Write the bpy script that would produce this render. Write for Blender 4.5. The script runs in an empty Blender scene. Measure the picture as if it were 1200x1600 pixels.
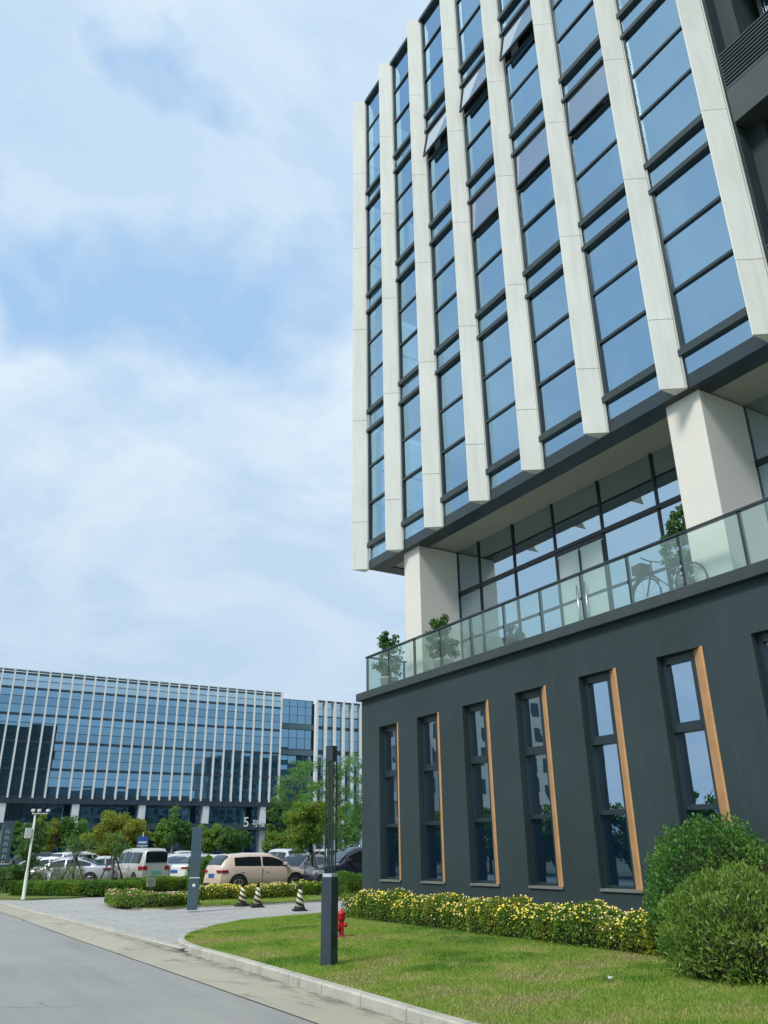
import bpy, bmesh, math, random
import numpy as np
from mathutils import Vector, Matrix
R = math.radians
rnd = random.Random(7)
nr = np.random.default_rng(11)
scene = bpy.context.scene
COL = scene.collection
H = 1.6
# ------------------------------------------------------------------ camera
cam_d = bpy.data.cameras.new('camera'); cam = bpy.data.objects.new('camera', cam_d); COL.objects.link(cam)
RW = Matrix(((0.8579781893843684, -0.18965576063117104, -0.47739304456614406),
             (-0.5135282534638963, -0.3397113124219795, -0.7879625353447056),
             (-0.012734183721023222, 0.921209485769631, -0.38885848826148955)))
# camera axes in world: columns are camera x, y, z
cam.matrix_world = Matrix.Translation((0, 0, H)) @ RW.to_4x4()
cam_d.sensor_fit = 'VERTICAL'; cam_d.sensor_height = 36.0; cam_d.lens = 36.0 * 1252 / 1600
cam_d.clip_start = 0.1; cam_d.clip_end = 5000
scene.camera = cam
scene.render.resolution_x = 768; scene.render.resolution_y = 1024
# ------------------------------------------------------------------ light
SUN_EL, SUN_AZ = 50.0, 254.0          # azimuth from +Y towards +X
sd = Vector((math.sin(R(SUN_AZ)) * math.cos(R(SUN_EL)), math.cos(R(SUN_AZ)) * math.cos(R(SUN_EL)), math.sin(R(SUN_EL))))
sun_d = bpy.data.lights.new('sun', 'SUN'); sun = bpy.data.objects.new('sun', sun_d); COL.objects.link(sun)
sun_d.energy = 1.9; sun_d.angle = R(14); sun_d.color = (1.0, 0.95, 0.87)
sun.rotation_euler = sd.to_track_quat('Z', 'Y').to_euler()
vs = scene.view_settings
vs.view_transform = 'Standard'; vs.look = 'None'; vs.exposure = 0.60; vs.gamma = 1.0; vs.use_curve_mapping = False
world = bpy.data.worlds.new('World'); scene.world = world; world.use_nodes = True

class NT:
    """tiny node helper"""
    def __init__(s, nt): s.nt = nt; nt.nodes.clear()
    def n(s, t, **k):
        nd = s.nt.nodes.new(t)
        for a, v in k.items(): setattr(nd, a, v)
        return nd
    def l(s, a, b): s.nt.links.new(a, b)
    def math(s, op, a, b=None, clamp=False):
        m = s.n('ShaderNodeMath', operation=op, use_clamp=clamp)
        for i, v in enumerate((a, b)):
            if v is None: continue
            if isinstance(v, (int, float)): m.inputs[i].default_value = v
            else: s.l(v, m.inputs[i])
        return m.outputs[0]
    def mix(s, f, a, b, bt='MIX'):
        m = s.n('ShaderNodeMix', data_type='RGBA', blend_type=bt)
        for i, v in ((0, f), (6, a), (7, b)):
            if isinstance(v, (int, float)): m.inputs[i].default_value = v
            elif isinstance(v, tuple): m.inputs[i].default_value = (*v, 1) if len(v) == 3 else v
            else: s.l(v, m.inputs[i])
        return m.outputs[2]
    def noise(s, vec, scale, detail=4, rough=0.55, dist=0.0):
        m = s.n('ShaderNodeTexNoise'); m.inputs['Scale'].default_value = scale
        m.inputs['Detail'].default_value = detail; m.inputs['Roughness'].default_value = rough; m.inputs['Distortion'].default_value = dist
        if vec is not None: s.l(vec, m.inputs['Vector'])
        return m.outputs['Fac']
    def ramp(s, f, *st):
        m = s.n('ShaderNodeValToRGB'); cr = m.color_ramp
        while len(cr.elements) < len(st): cr.elements.new(0.5)
        for e, (p, c) in zip(cr.elements, st):
            e.position = p; e.color = (c, c, c, 1) if isinstance(c, (int, float)) else (*c, 1)
        s.l(f, m.inputs[0]); return m.outputs[0]

w = NT(world.node_tree)
tc = w.n('ShaderNodeTexCoord')
sky = w.n('ShaderNodeTexSky', sky_type='NISHITA'); sky.sun_disc = False
sky.sun_elevation = R(SUN_EL); sky.sun_rotation = R(SUN_AZ); sky.air_density = 1.0; sky.dust_density = 1.2; sky.ozone_density = 1.0
sep = w.n('ShaderNodeSeparateXYZ'); w.l(tc.outputs['Generated'], sep.inputs[0])
zz = w.math('ADD', w.math('MAXIMUM', sep.outputs[2], 0.0), 0.22)
cmb = w.n('ShaderNodeCombineXYZ')
w.l(w.math('DIVIDE', sep.outputs[0], zz), cmb.inputs[0]); w.l(w.math('DIVIDE', sep.outputs[1], zz), cmb.inputs[1])
cv = cmb.outputs[0]
n1 = w.noise(cv, 1.25, 10, 0.60, 0.55)
mp = w.n('ShaderNodeMapping'); mp.inputs['Location'].default_value = (3.1, 1.7, 0.4); w.l(cv, mp.inputs[0])
n2 = w.noise(mp.outputs[0], 2.6, 7, 0.6, 0.3)
# a gap in the cloud where blue sky shows (direction of the gap, soft edge broken up by the noise)
nd_ = w.n('ShaderNodeTexNoise'); nd_.inputs['Scale'].default_value = 5.0; nd_.inputs['Detail'].default_value = 6; w.l(tc.outputs['Generated'], nd_.inputs['Vector'])
wob = w.n('ShaderNodeVectorMath', operation='MULTIPLY_ADD'); w.l(nd_.outputs['Color'], wob.inputs[0]); wob.inputs[1].default_value = (.34, .34, .34); w.l(tc.outputs['Generated'], wob.inputs[2])
wo2 = w.n('ShaderNodeVectorMath', operation='SUBTRACT'); w.l(wob.outputs[0], wo2.inputs[0]); wo2.inputs[1].default_value = (.17, .17, .17)
def blob(d, sx, rad):
    v = w.n('ShaderNodeVectorMath', operation='SUBTRACT'); w.l(wo2.outputs[0], v.inputs[0]); v.inputs[1].default_value = d
    m = w.n('ShaderNodeVectorMath', operation='MULTIPLY'); w.l(v.outputs[0], m.inputs[0]); m.inputs[1].default_value = sx
    ln = w.n('ShaderNodeVectorMath', operation='LENGTH'); w.l(m.outputs[0], ln.inputs[0])
    return w.math('SUBTRACT', 1.0, w.math('DIVIDE', ln.outputs['Value'], rad), True)
GAPS = [((0.19, 0.78, 0.595), (.9, 1, 3.6), 0.30), ((0.05, 0.82, 0.58), (1, 1, 2.6), 0.20), ((0.40, 0.66, 0.64), (1, 1, 2.6), 0.11), ((0.13, 0.62, 0.77), (1, 1.6, 1.5), 0.08)]
gap = None
for g in GAPS:
    b = blob(*g); gap = b if gap is None else w.math('MAXIMUM', gap, b)
dens = w.math('ADD', w.math('MULTIPLY', n1, 1.0), w.math('MULTIPLY', n2, 0.75))
dens = w.math('SUBTRACT', dens, w.math('MULTIPLY', gap, 0.60))
low = w.math('SUBTRACT', 1.0, w.math('DIVIDE', w.math('MAXIMUM', sep.outputs[2], 0.0), 0.55), True)
dens = w.math('ADD', dens, w.math('MULTIPLY', low, 0.35))
cov = w.ramp(dens, (0.44, 0.0), (0.86, 1.0))
bri = w.noise(mp.outputs[0], 2.3, 10, 0.60, 0.5)
cloudc = w.mix(w.ramp(bri, (0.40, 0.0), (0.60, 1.0)), (3.8, 4.9, 6.1), (5.1, 5.9, 6.55))
cloudc = w.mix(w.math('MULTIPLY', low, 0.85), cloudc, (3.3, 4.25, 5.3))
bl = w.mix(0.80, sky.outputs[0], (2.9, 4.5, 6.5))
fin = w.mix(w.math('MULTIPLY', cov, 0.93), bl, cloudc)
bg = w.n('ShaderNodeBackground'); bg.inputs['Strength'].default_value = 0.1; w.l(fin, bg.inputs[0])
wo = w.n('ShaderNodeOutputWorld'); w.l(bg.outputs[0], wo.inputs[0])

# ------------------------------------------------------------------ helpers
def tag(o, label=None, cat=None, group=None, kind=None):
    if label: o['label'] = label
    if cat: o['category'] = cat
    if group: o['group'] = group
    if kind: o['kind'] = kind
    return o
def empty(name, loc=(0, 0, 0), rz=0.0):
    o = bpy.data.objects.new(name, None); COL.objects.link(o); o.location = loc; o.rotation_euler = (0, 0, rz); o.empty_display_size = 0.2
    return o
def copy_tree(o, parent=None):
    c = o.copy(); COL.objects.link(c); c.parent = parent
    for ch in list(o.children): copy_tree(ch, c)
    return c
class MB:
    def __init__(s): s.v = []; s.f = []; s.m = []; s.sm = []; s.mi = 0; s.smooth = False
    def quad(s, *p):
        b = len(s.v); s.v += [tuple(q) for q in p]; s.f.append(tuple(range(b, b + len(p)))); s.m.append(s.mi); s.sm.append(s.smooth)
    def box(s, x0, x1, y0, y1, z0, z1):
        if x0 > x1: x0, x1 = x1, x0
        if y0 > y1: y0, y1 = y1, y0
        if z0 > z1: z0, z1 = z1, z0
        b = len(s.v)
        s.v += [(x0, y0, z0), (x1, y0, z0), (x1, y1, z0), (x0, y1, z0), (x0, y0, z1), (x1, y0, z1), (x1, y1, z1), (x0, y1, z1)]
        for f in ((3, 2, 1, 0), (4, 5, 6, 7), (0, 1, 5, 4), (1, 2, 6, 5), (2, 3, 7, 6), (3, 0, 4, 7)):
            s.f.append(tuple(b + i for i in f)); s.m.append(s.mi); s.sm.append(False)
        return s
    def prism(s, poly, z0, z1):
        n = len(poly); b = len(s.v)
        s.v += [(p[0], p[1], z0) for p in poly] + [(p[0], p[1], z1) for p in poly]
        s.f.append(tuple(b + i for i in reversed(range(n)))); s.f.append(tuple(b + n + i for i in range(n))); s.m += [s.mi] * 2; s.sm += [False] * 2
        for i in range(n):
            j = (i + 1) % n; s.f.append((b + i, b + j, b + n + j, b + n + i)); s.m.append(s.mi); s.sm.append(False)
        return s
    def tube(s, pts, rad, n=8, cap=True):
        pts = [Vector(p) for p in pts]
        if isinstance(rad, (int, float)): rad = [rad] * len(pts)
        b = len(s.v); ref = None
        for i, p in enumerate(pts):
            d = (pts[min(i + 1, len(pts) - 1)] - pts[max(i - 1, 0)]).normalized()
            if ref is None or abs(d.dot(ref)) > 0.95: ref = Vector((0, 0, 1)) if abs(d.z) < 0.9 else Vector((1, 0, 0))
            u = d.cross(ref).normalized(); v = d.cross(u)
            for k in range(n):
                a = 2 * math.pi * k / n; s.v.append(tuple(p + (u * math.cos(a) + v * math.sin(a)) * rad[i]))
        for i in range(len(pts) - 1):
            for k in range(n):
                k2 = (k + 1) % n; s.f.append((b + i * n + k, b + i * n + k2, b + (i + 1) * n + k2, b + (i + 1) * n + k)); s.m.append(s.mi); s.sm.append(True)
        if cap:
            s.f.append(tuple(b + k for k in range(n))); s.f.append(tuple(b + (len(pts) - 1) * n + k for k in reversed(range(n)))); s.m += [s.mi] * 2; s.sm += [False] * 2
        return s
    def lathe(s, prof, c=(0, 0, 0), n=20, axis='z', square=False):
        b = len(s.v)
        for r, z in prof:
            for k in range(n):
                a = 2 * math.pi * (k + 0.5) / n; x, y = r * math.cos(a), r * math.sin(a)
                q = {'z': (x, y, z), 'y': (x, z, y), 'x': (z, x, y)}[axis]; s.v.append((c[0] + q[0], c[1] + q[1], c[2] + q[2]))
        for i in range(len(prof) - 1):
            for k in range(n):
                k2 = (k + 1) % n; s.f.append((b + i * n + k, b + i * n + k2, b + (i + 1) * n + k2, b + (i + 1) * n + k)); s.m.append(s.mi); s.sm.append(n > 6)
        s.f.append(tuple(b + k for k in reversed(range(n)))); s.f.append(tuple(b + (len(prof) - 1) * n + k for k in range(n))); s.m += [s.mi] * 2; s.sm += [False] * 2
        return s
    def build(s, name, mat, parent=None, bevel=0.0, fix=True):
        me = bpy.data.meshes.new(name); me.from_pydata(s.v, [], s.f)
        for m in (mat if isinstance(mat, (list, tuple)) else [mat]): me.materials.append(m)
        me.polygons.foreach_set('material_index', s.m); me.polygons.foreach_set('use_smooth', s.sm)
        if fix:
            bm = bmesh.new(); bm.from_mesh(me); bmesh.ops.recalc_face_normals(bm, faces=bm.faces); bm.to_mesh(me); bm.free()
        me.update()
        o = bpy.data.objects.new(name, me); COL.objects.link(o); o.parent = parent
        if bevel:
            md = o.modifiers.new('bevel', 'BEVEL'); md.width = bevel; md.segments = 2; md.limit_method = 'ANGLE'; md.angle_limit = R(40)
        return o
def quads_obj(name, Q, mat, parent=None, mi=None):
    """Q: (N,4,3) array -> one mesh"""
    N = len(Q); me = bpy.data.meshes.new(name)
    me.vertices.add(N * 4); me.vertices.foreach_set('co', np.ascontiguousarray(Q, dtype=np.float32).ravel())
    me.loops.add(N * 4); me.loops.foreach_set('vertex_index', np.arange(N * 4, dtype=np.int32))
    me.polygons.add(N); me.polygons.foreach_set('loop_start', np.arange(0, N * 4, 4, dtype=np.int32)); me.polygons.foreach_set('loop_total', np.full(N, 4, dtype=np.int32))
    for m in (mat if isinstance(mat, (list, tuple)) else [mat]): me.materials.append(m)
    if mi is not None: me.polygons.foreach_set('material_index', np.asarray(mi, dtype=np.int32))
    me.update(calc_edges=True)
    o = bpy.data.objects.new(name, me); COL.objects.link(o); o.parent = parent
    return o
def leaves(P, size, asp=2.0, up=0.0, outw=None):
    """leaf-shaped (kite) quads at points P; up: bias of the leaf's long axis to vertical; outw: direction bias"""
    n = len(P); a = nr.normal(size=(n, 3))
    if outw is not None: a = a + outw * 1.3
    a[:, 2] += up; a /= np.linalg.norm(a, axis=1)[:, None] + 1e-9
    b = nr.normal(size=(n, 3)); b -= (a * b).sum(1)[:, None] * a; b /= np.linalg.norm(b, axis=1)[:, None] + 1e-9
    L = size * nr.uniform(0.65, 1.3, n)[:, None]; W = L / asp
    return np.stack([P - a * L * .5, P + b * W * .5, P + a * L * .5, P - b * W * .5], 1)
_rc = RW
def ray(px, py):
    return _rc @ Vector((px - 600, -(py - 800), -1252.0))
def G(px, py, z=0.0):
    d = ray(px, py); t = (z - H) / d.z; return (d.x * t, d.y * t)
def PY(px, Y, py=1335):
    d = ray(px, py); return (d.x / d.y * Y, Y)

# ------------------------------------------------------------------ materials
def mat(name, base, rough=0.6, metal=0.0, var=0.0, vscale=2.0, bump=0.0, bscale=30.0, spec=0.5, island=0.0, streak=0.0, col2=None, coat=0.0):
    m = bpy.data.materials.new(name); m.use_nodes = True; t = NT(m.node_tree)
    p = t.n('ShaderNodeBsdfPrincipled'); o = t.n('ShaderNodeOutputMaterial'); t.l(p.outputs[0], o.inputs[0])
    p.inputs['Roughness'].default_value = rough; p.inputs['Metallic'].default_value = metal; p.inputs['Specular IOR Level'].default_value = spec
    if coat: p.inputs['Coat Weight'].default_value = coat; p.inputs['Coat Roughness'].default_value = 0.05
    c = None; tcn = t.n('ShaderNodeTexCoord')
    if var or col2:
        f = t.noise(tcn.outputs['Object'], vscale, 6, 0.6)
        c2 = col2 or tuple(x * (1 - var) for x in base)
        c = t.mix(t.ramp(f, (0.35, 0), (0.65, 1)), base, c2)
    if streak:
        mpn = t.n('ShaderNodeMapping'); mpn.inputs['Scale'].default_value = (3, 3, 0.25); t.l(tcn.outputs['Object'], mpn.inputs[0])
        f = t.ramp(t.noise(mpn.outputs[0], 2.2, 6, 0.65), (0.45, 0), (0.75, streak))
        c = t.mix(f, c if c is not None else base, tuple(x * 0.55 for x in base))
    if island:
        g = t.n('ShaderNodeNewGeometry'); hs = t.n('ShaderNodeHueSaturation')
        hs.inputs['Color'].default_value = (*base, 1)
        if c is not None: t.l(c, hs.inputs['Color'])
        t.l(t.math('ADD', t.math('MULTIPLY', g.outputs['Random Per Island'], island), 1 - island * .5), hs.inputs['Value'])
        c = hs.outputs[0]
    if c is None: p.inputs['Base Color'].default_value = (*base, 1)
    else: t.l(c, p.inputs['Base Color'])
    if bump:
        bn = t.n('ShaderNodeBump'); bn.inputs['Strength'].default_value = bump; bn.inputs['Distance'].default_value = 0.02
        t.l(t.noise(tcn.outputs['Object'], bscale, 5, 0.6), bn.inputs['Height']); t.l(bn.outputs[0], p.inputs['Normal'])
    return m
def leafmat(name, c1, c2, c3=None, trans=0.35, vs=1.6):
    m = bpy.data.materials.new(name); m.use_nodes = True; t = NT(m.node_tree)
    g = t.n('ShaderNodeNewGeometry'); tcn = t.n('ShaderNodeTexCoord'); o = t.n('ShaderNodeOutputMaterial')
    r = g.outputs['Random Per Island']
    c = t.mix(t.ramp(r, (0.1, 0), (0.9, 1)), c1, c2)
    if c3:
        f = t.ramp(t.noise(tcn.outputs['Object'], vs, 3, 0.6), (0.5, 0), (0.68, 1)); c = t.mix(t.math('MULTIPLY', f, 0.8), c, c3)
    p = t.n('ShaderNodeBsdfPrincipled'); p.inputs['Roughness'].default_value = 0.45; p.inputs['Specular IOR Level'].default_value = 0.35; t.l(c, p.inputs['Base Color'])
    tr = t.n('ShaderNodeBsdfTranslucent'); t.l(t.mix(1.0, c, (1.25, 1.35, 0.6), 'MULTIPLY'), tr.inputs[0])
    mx = t.n('ShaderNodeMixShader'); mx.inputs[0].default_value = trans; t.l(p.outputs[0], mx.inputs[1]); t.l(tr.outputs[0], mx.inputs[2]); t.l(mx.outputs[0], o.inputs[0])
    return m
def glassmat(name, tint, refl=0.6, see=0.3, inner=(0.02, 0.035, 0.05), rough=0.0, seetint=(0.5, 0.68, 0.72), island=0.0, wav=0.0):
    """coated facade glass: a tinted mirror layer over a partly see-through dark layer"""
    m = bpy.data.materials.new(name); m.use_nodes = True; t = NT(m.node_tree)
    o = t.n('ShaderNodeOutputMaterial'); gl = t.n('ShaderNodeBsdfGlossy'); gl.inputs['Roughness'].default_value = rough
    tr = t.n('ShaderNodeBsdfTransparent'); tr.inputs[0].default_value = (*seetint, 1)
    di = t.n('ShaderNodeBsdfDiffuse'); di.inputs[0].default_value = (*inner, 1)
    g = t.n('ShaderNodeNewGeometry')
    if island:
        c = t.mix(t.math('MULTIPLY', g.outputs['Random Per Island'], island), tint, tuple(x * 0.62 for x in tint)); t.l(c, gl.inputs[0])
    else: gl.inputs[0].default_value = (*tint, 1)
    if wav:
        tcn = t.n('ShaderNodeTexCoord'); bn = t.n('ShaderNodeBump'); bn.inputs['Strength'].default_value = wav; bn.inputs['Distance'].default_value = 0.05
        t.l(t.noise(tcn.outputs['Object'], 0.9, 2, 0.4), bn.inputs['Height']); t.l(bn.outputs[0], gl.inputs['Normal'])
    m1 = t.n('ShaderNodeMixShader'); m1.inputs[0].default_value = see; t.l(di.outputs[0], m1.inputs[1]); t.l(tr.outputs[0], m1.inputs[2])
    dt = t.n('ShaderNodeVectorMath', operation='DOT_PRODUCT'); t.l(g.outputs['Incoming'], dt.inputs[0]); t.l(g.outputs['Normal'], dt.inputs[1])
    fz = t.math('POWER', t.math('SUBTRACT', 1.0, t.math('ABSOLUTE', dt.outputs['Value']), True), 5.0)
    f = t.math('ADD', t.math('MULTIPLY', fz, 1 - refl), refl, True)
    m2 = t.n('ShaderNodeMixShader'); t.l(f, m2.inputs[0]); t.l(m1.outputs[0], m2.inputs[1]); t.l(gl.outputs[0], m2.inputs[2]); t.l(m2.outputs[0], o.inputs[0])
    return m
M = {}
M['fin'] = mat('fin_panel', (0.79, 0.805, 0.745), 0.5, var=0.08, vscale=0.6, streak=0.30, island=0.10)
M['findark'] = mat('fin_edge', (0.30, 0.30, 0.26), 0.5)
M['col'] = mat('column_render', (0.76, 0.745, 0.67), 0.75, var=0.05, vscale=0.8, bump=0.12, bscale=60)
M['dark'] = mat('dark_aluminium', (0.018, 0.036, 0.043), 0.35, spec=0.6, var=0.2, vscale=1)
M['darker'] = mat('black_aluminium', (0.012, 0.018, 0.024), 0.35)
M['ledge'] = mat('grey_ledge', (0.034, 0.055, 0.060), 0.4, var=0.25, vscale=1.5)
M['soffit'] = mat('soffit_board', (0.40, 0.405, 0.33), 0.8, var=0.08, vscale=0.5)
def dusty(m):
    t = NT.__new__(NT); t.nt = m.node_tree; p = [n for n in m.node_tree.nodes if n.type == 'BSDF_PRINCIPLED'][0]; src = p.inputs['Base Color'].links[0].from_socket
    g = t.n('ShaderNodeNewGeometry'); sp = t.n('ShaderNodeSeparateXYZ'); t.l(g.outputs['Position'], sp.inputs[0])
    h = t.math('SUBTRACT', 1.0, t.math('DIVIDE', t.math('SUBTRACT', sp.outputs[2], .2), .75), True)
    f = t.math('MULTIPLY', t.math('POWER', h, 1.5), t.ramp(t.noise(g.outputs['Position'], 2.5, 7, .7), (.35, 0), (.7, .7)))
    m2 = t.n('ShaderNodeMapping'); m2.inputs['Scale'].default_value = (1, 5, .22); t.l(g.outputs['Position'], m2.inputs[0])
    st = t.ramp(t.noise(m2.outputs[0], 1.3, 7, .7), (.56, 0), (.74, .35))
    c = t.mix(st, src, (.050, .072, .072)); c = t.mix(f, c, (.12, .115, .09)); t.l(c, p.inputs['Base Color'])
M['wall'] = mat('slate_render', (0.028, 0.053, 0.058), 0.8, var=0.25, vscale=0.45, bump=0.35, bscale=45, streak=0.35)
dusty(M['wall'])
M['coping'] = mat('coping_metal', (0.042, 0.060, 0.060), 0.5, var=0.25, vscale=1.2)
M['jamb'] = mat('timber_tone_panel', (0.62, 0.34, 0.15), 0.55, var=0.2, vscale=2.5, streak=0.3)
M['sill'] = mat('sill_stone', (0.17, 0.18, 0.16), 0.7)
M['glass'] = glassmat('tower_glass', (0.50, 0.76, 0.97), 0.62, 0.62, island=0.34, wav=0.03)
M['glass_pale'] = glassmat('tilted_pane_glass', (0.48, 0.60, 0.72), 0.62, 0.3, (0.14, 0.16, 0.20))
M['glassl'] = glassmat('podium_glass', (0.56, 0.72, 0.86), 0.72, 0.35, (0.01, 0.02, 0.03), wav=0.015)
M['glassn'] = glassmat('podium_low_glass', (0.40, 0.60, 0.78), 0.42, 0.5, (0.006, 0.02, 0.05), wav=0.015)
M['glasst'] = glassmat('lobby_glass', (0.70, 0.86, 0.95), 0.72, 0.4, (0.006, 0.03, 0.04), seetint=(0.35, 0.6, 0.62), wav=0.04)
M['glassf'] = glassmat('distant_glass', (0.33, 0.56, 0.72), 0.70, 0.0, (0.03, 0.09, 0.13), island=0.7)
M['glassp'] = glassmat('parapet_glass', (0.62, 0.80, 0.90), 0.72, 0.3, (0.12, 0.25, 0.32), island=0.5)
M['rail_glass'] = glassmat('railing_glass', (0.80, 0.95, 0.95), 0.10, 0.84, (0.45, 0.6, 0.55), seetint=(0.80, 0.92, 0.88))
M['curtain'] = mat('curtain_cloth', (0.45, 0.50, 0.50), 0.9, var=0.1)
M['bluecurt'] = mat('blue_curtain', (0.03, 0.11, 0.30), 0.9, var=0.4, vscale=5)
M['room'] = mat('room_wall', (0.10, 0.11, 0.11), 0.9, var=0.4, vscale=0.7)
M['white'] = mat('white_paint', (0.78, 0.79, 0.77), 0.5)
M['finf'] = mat('distant_fin', (0.80, 0.82, 0.80), 0.5)
M['spandf'] = mat('spandrel', (0.03, 0.055, 0.075), 0.35)
M['greenf'] = mat('green_spandrel', (0.09, 0.16, 0.18), 0.5)
M['frost'] = glassmat('frosted_door_glass', (0.7, 0.8, 0.8), 0.15, 0.1, (0.50, 0.60, 0.56), 0.3)
M['steel'] = mat('steel', (0.55, 0.56, 0.56), 0.25, 1.0)
M['black'] = mat('black_rubber', (0.012, 0.012, 0.013), 0.7)
M['post'] = mat('lamp_metal', (0.035, 0.055, 0.075), 0.45, var=0.2, vscale=3, spec=0.5)
M['red'] = mat('red_paint', (0.52, 0.02, 0.03), 0.35, var=0.2, vscale=12)
M['yel'] = mat('cone_yellow', (0.62, 0.58, 0.34), 0.6, var=0.2, vscale=8)
M['bark'] = mat('bark', (0.11, 0.09, 0.065), 0.9, var=0.5, vscale=9, bump=0.6, bscale=40)
M['barkp'] = mat('pale_bark', (0.33, 0.27, 0.19), 0.9, var=0.4, vscale=9)
M['wood'] = mat('stake_wood', (0.30, 0.28, 0.22), 0.8, var=0.3, vscale=9)
M['pot'] = mat('planter_white', (0.70, 0.70, 0.64), 0.5, var=0.1)
M['soil'] = mat('soil', (0.055, 0.042, 0.028), 0.95, var=0.5, vscale=8)
M['l_bush'] = leafmat('privet_leaves', (0.1125, 0.275, 0.0562), (0.0438, 0.1313, 0.0325), (0.2125, 0.35, 0.0562))
M['l_front'] = leafmat('pittosporum_leaves', (0.2507, 0.3982, 0.0663), (0.0737, 0.1475, 0.0368), (0.3687, 0.4425, 0.1328), vs=2.5)
M['l_red'] = leafmat('red_leaves', (0.1625, 0.0625, 0.05), (0.0625, 0.075, 0.0375), (0.25, 0.1375, 0.0875))
M['l_hedge'] = leafmat('hedge_leaves', (0.125, 0.275, 0.035), (0.0562, 0.15, 0.0275), (0.2375, 0.325, 0.0312), vs=0.9)
M['l_flowerbed'] = leafmat('daisy_leaves', (0.2125, 0.3375, 0.0438), (0.075, 0.15, 0.0275), (0.4, 0.4, 0.05), vs=1.2)
M['l_olive'] = leafmat('olive_tree_leaves', (0.3375, 0.3375, 0.0438), (0.175, 0.2125, 0.035), (0.225, 0.3125, 0.0375), vs=0.8)
M['l_tree'] = leafmat('tree_leaves', (0.2125, 0.3625, 0.0562), (0.1, 0.1875, 0.0375), (0.3, 0.35, 0.0562), vs=0.7)
M['l_light'] = leafmat('pale_tree_leaves', (0.175, 0.3375, 0.0875), (0.0875, 0.2125, 0.0562), vs=0.6)
M['l_dark'] = leafmat('dark_tree_leaves', (0.1125, 0.2375, 0.0688), (0.05, 0.125, 0.0375), (0.1875, 0.3125, 0.0625), vs=0.5)
M['f_yel'] = mat('yellow_petals', (0.85, 0.66, 0.07), 0.6, island=0.3)
M['f_wht'] = mat('cream_petals', (0.72, 0.64, 0.36), 0.6, island=0.2)
M['f_pnk'] = mat('pink_petals', (0.72, 0.36, 0.24), 0.6, island=0.3)
M['grassb'] = leafmat('grass_blades', (0.37, 0.50, 0.10), (0.23, 0.35, 0.06), (0.54, 0.50, 0.22), trans=0.45, vs=1.3)
M['grassdry'] = leafmat('dry_grass', (0.58, 0.48, 0.26), (0.36, 0.33, 0.12), trans=.3)
M['grassdeep'] = leafmat('deep_grass', (0.17, 0.33, 0.05), (0.10, 0.22, 0.035), trans=.4)
M['reed'] = leafmat('reed_blades', (0.22, 0.26, 0.10), (0.10, 0.16, 0.05))

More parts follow.
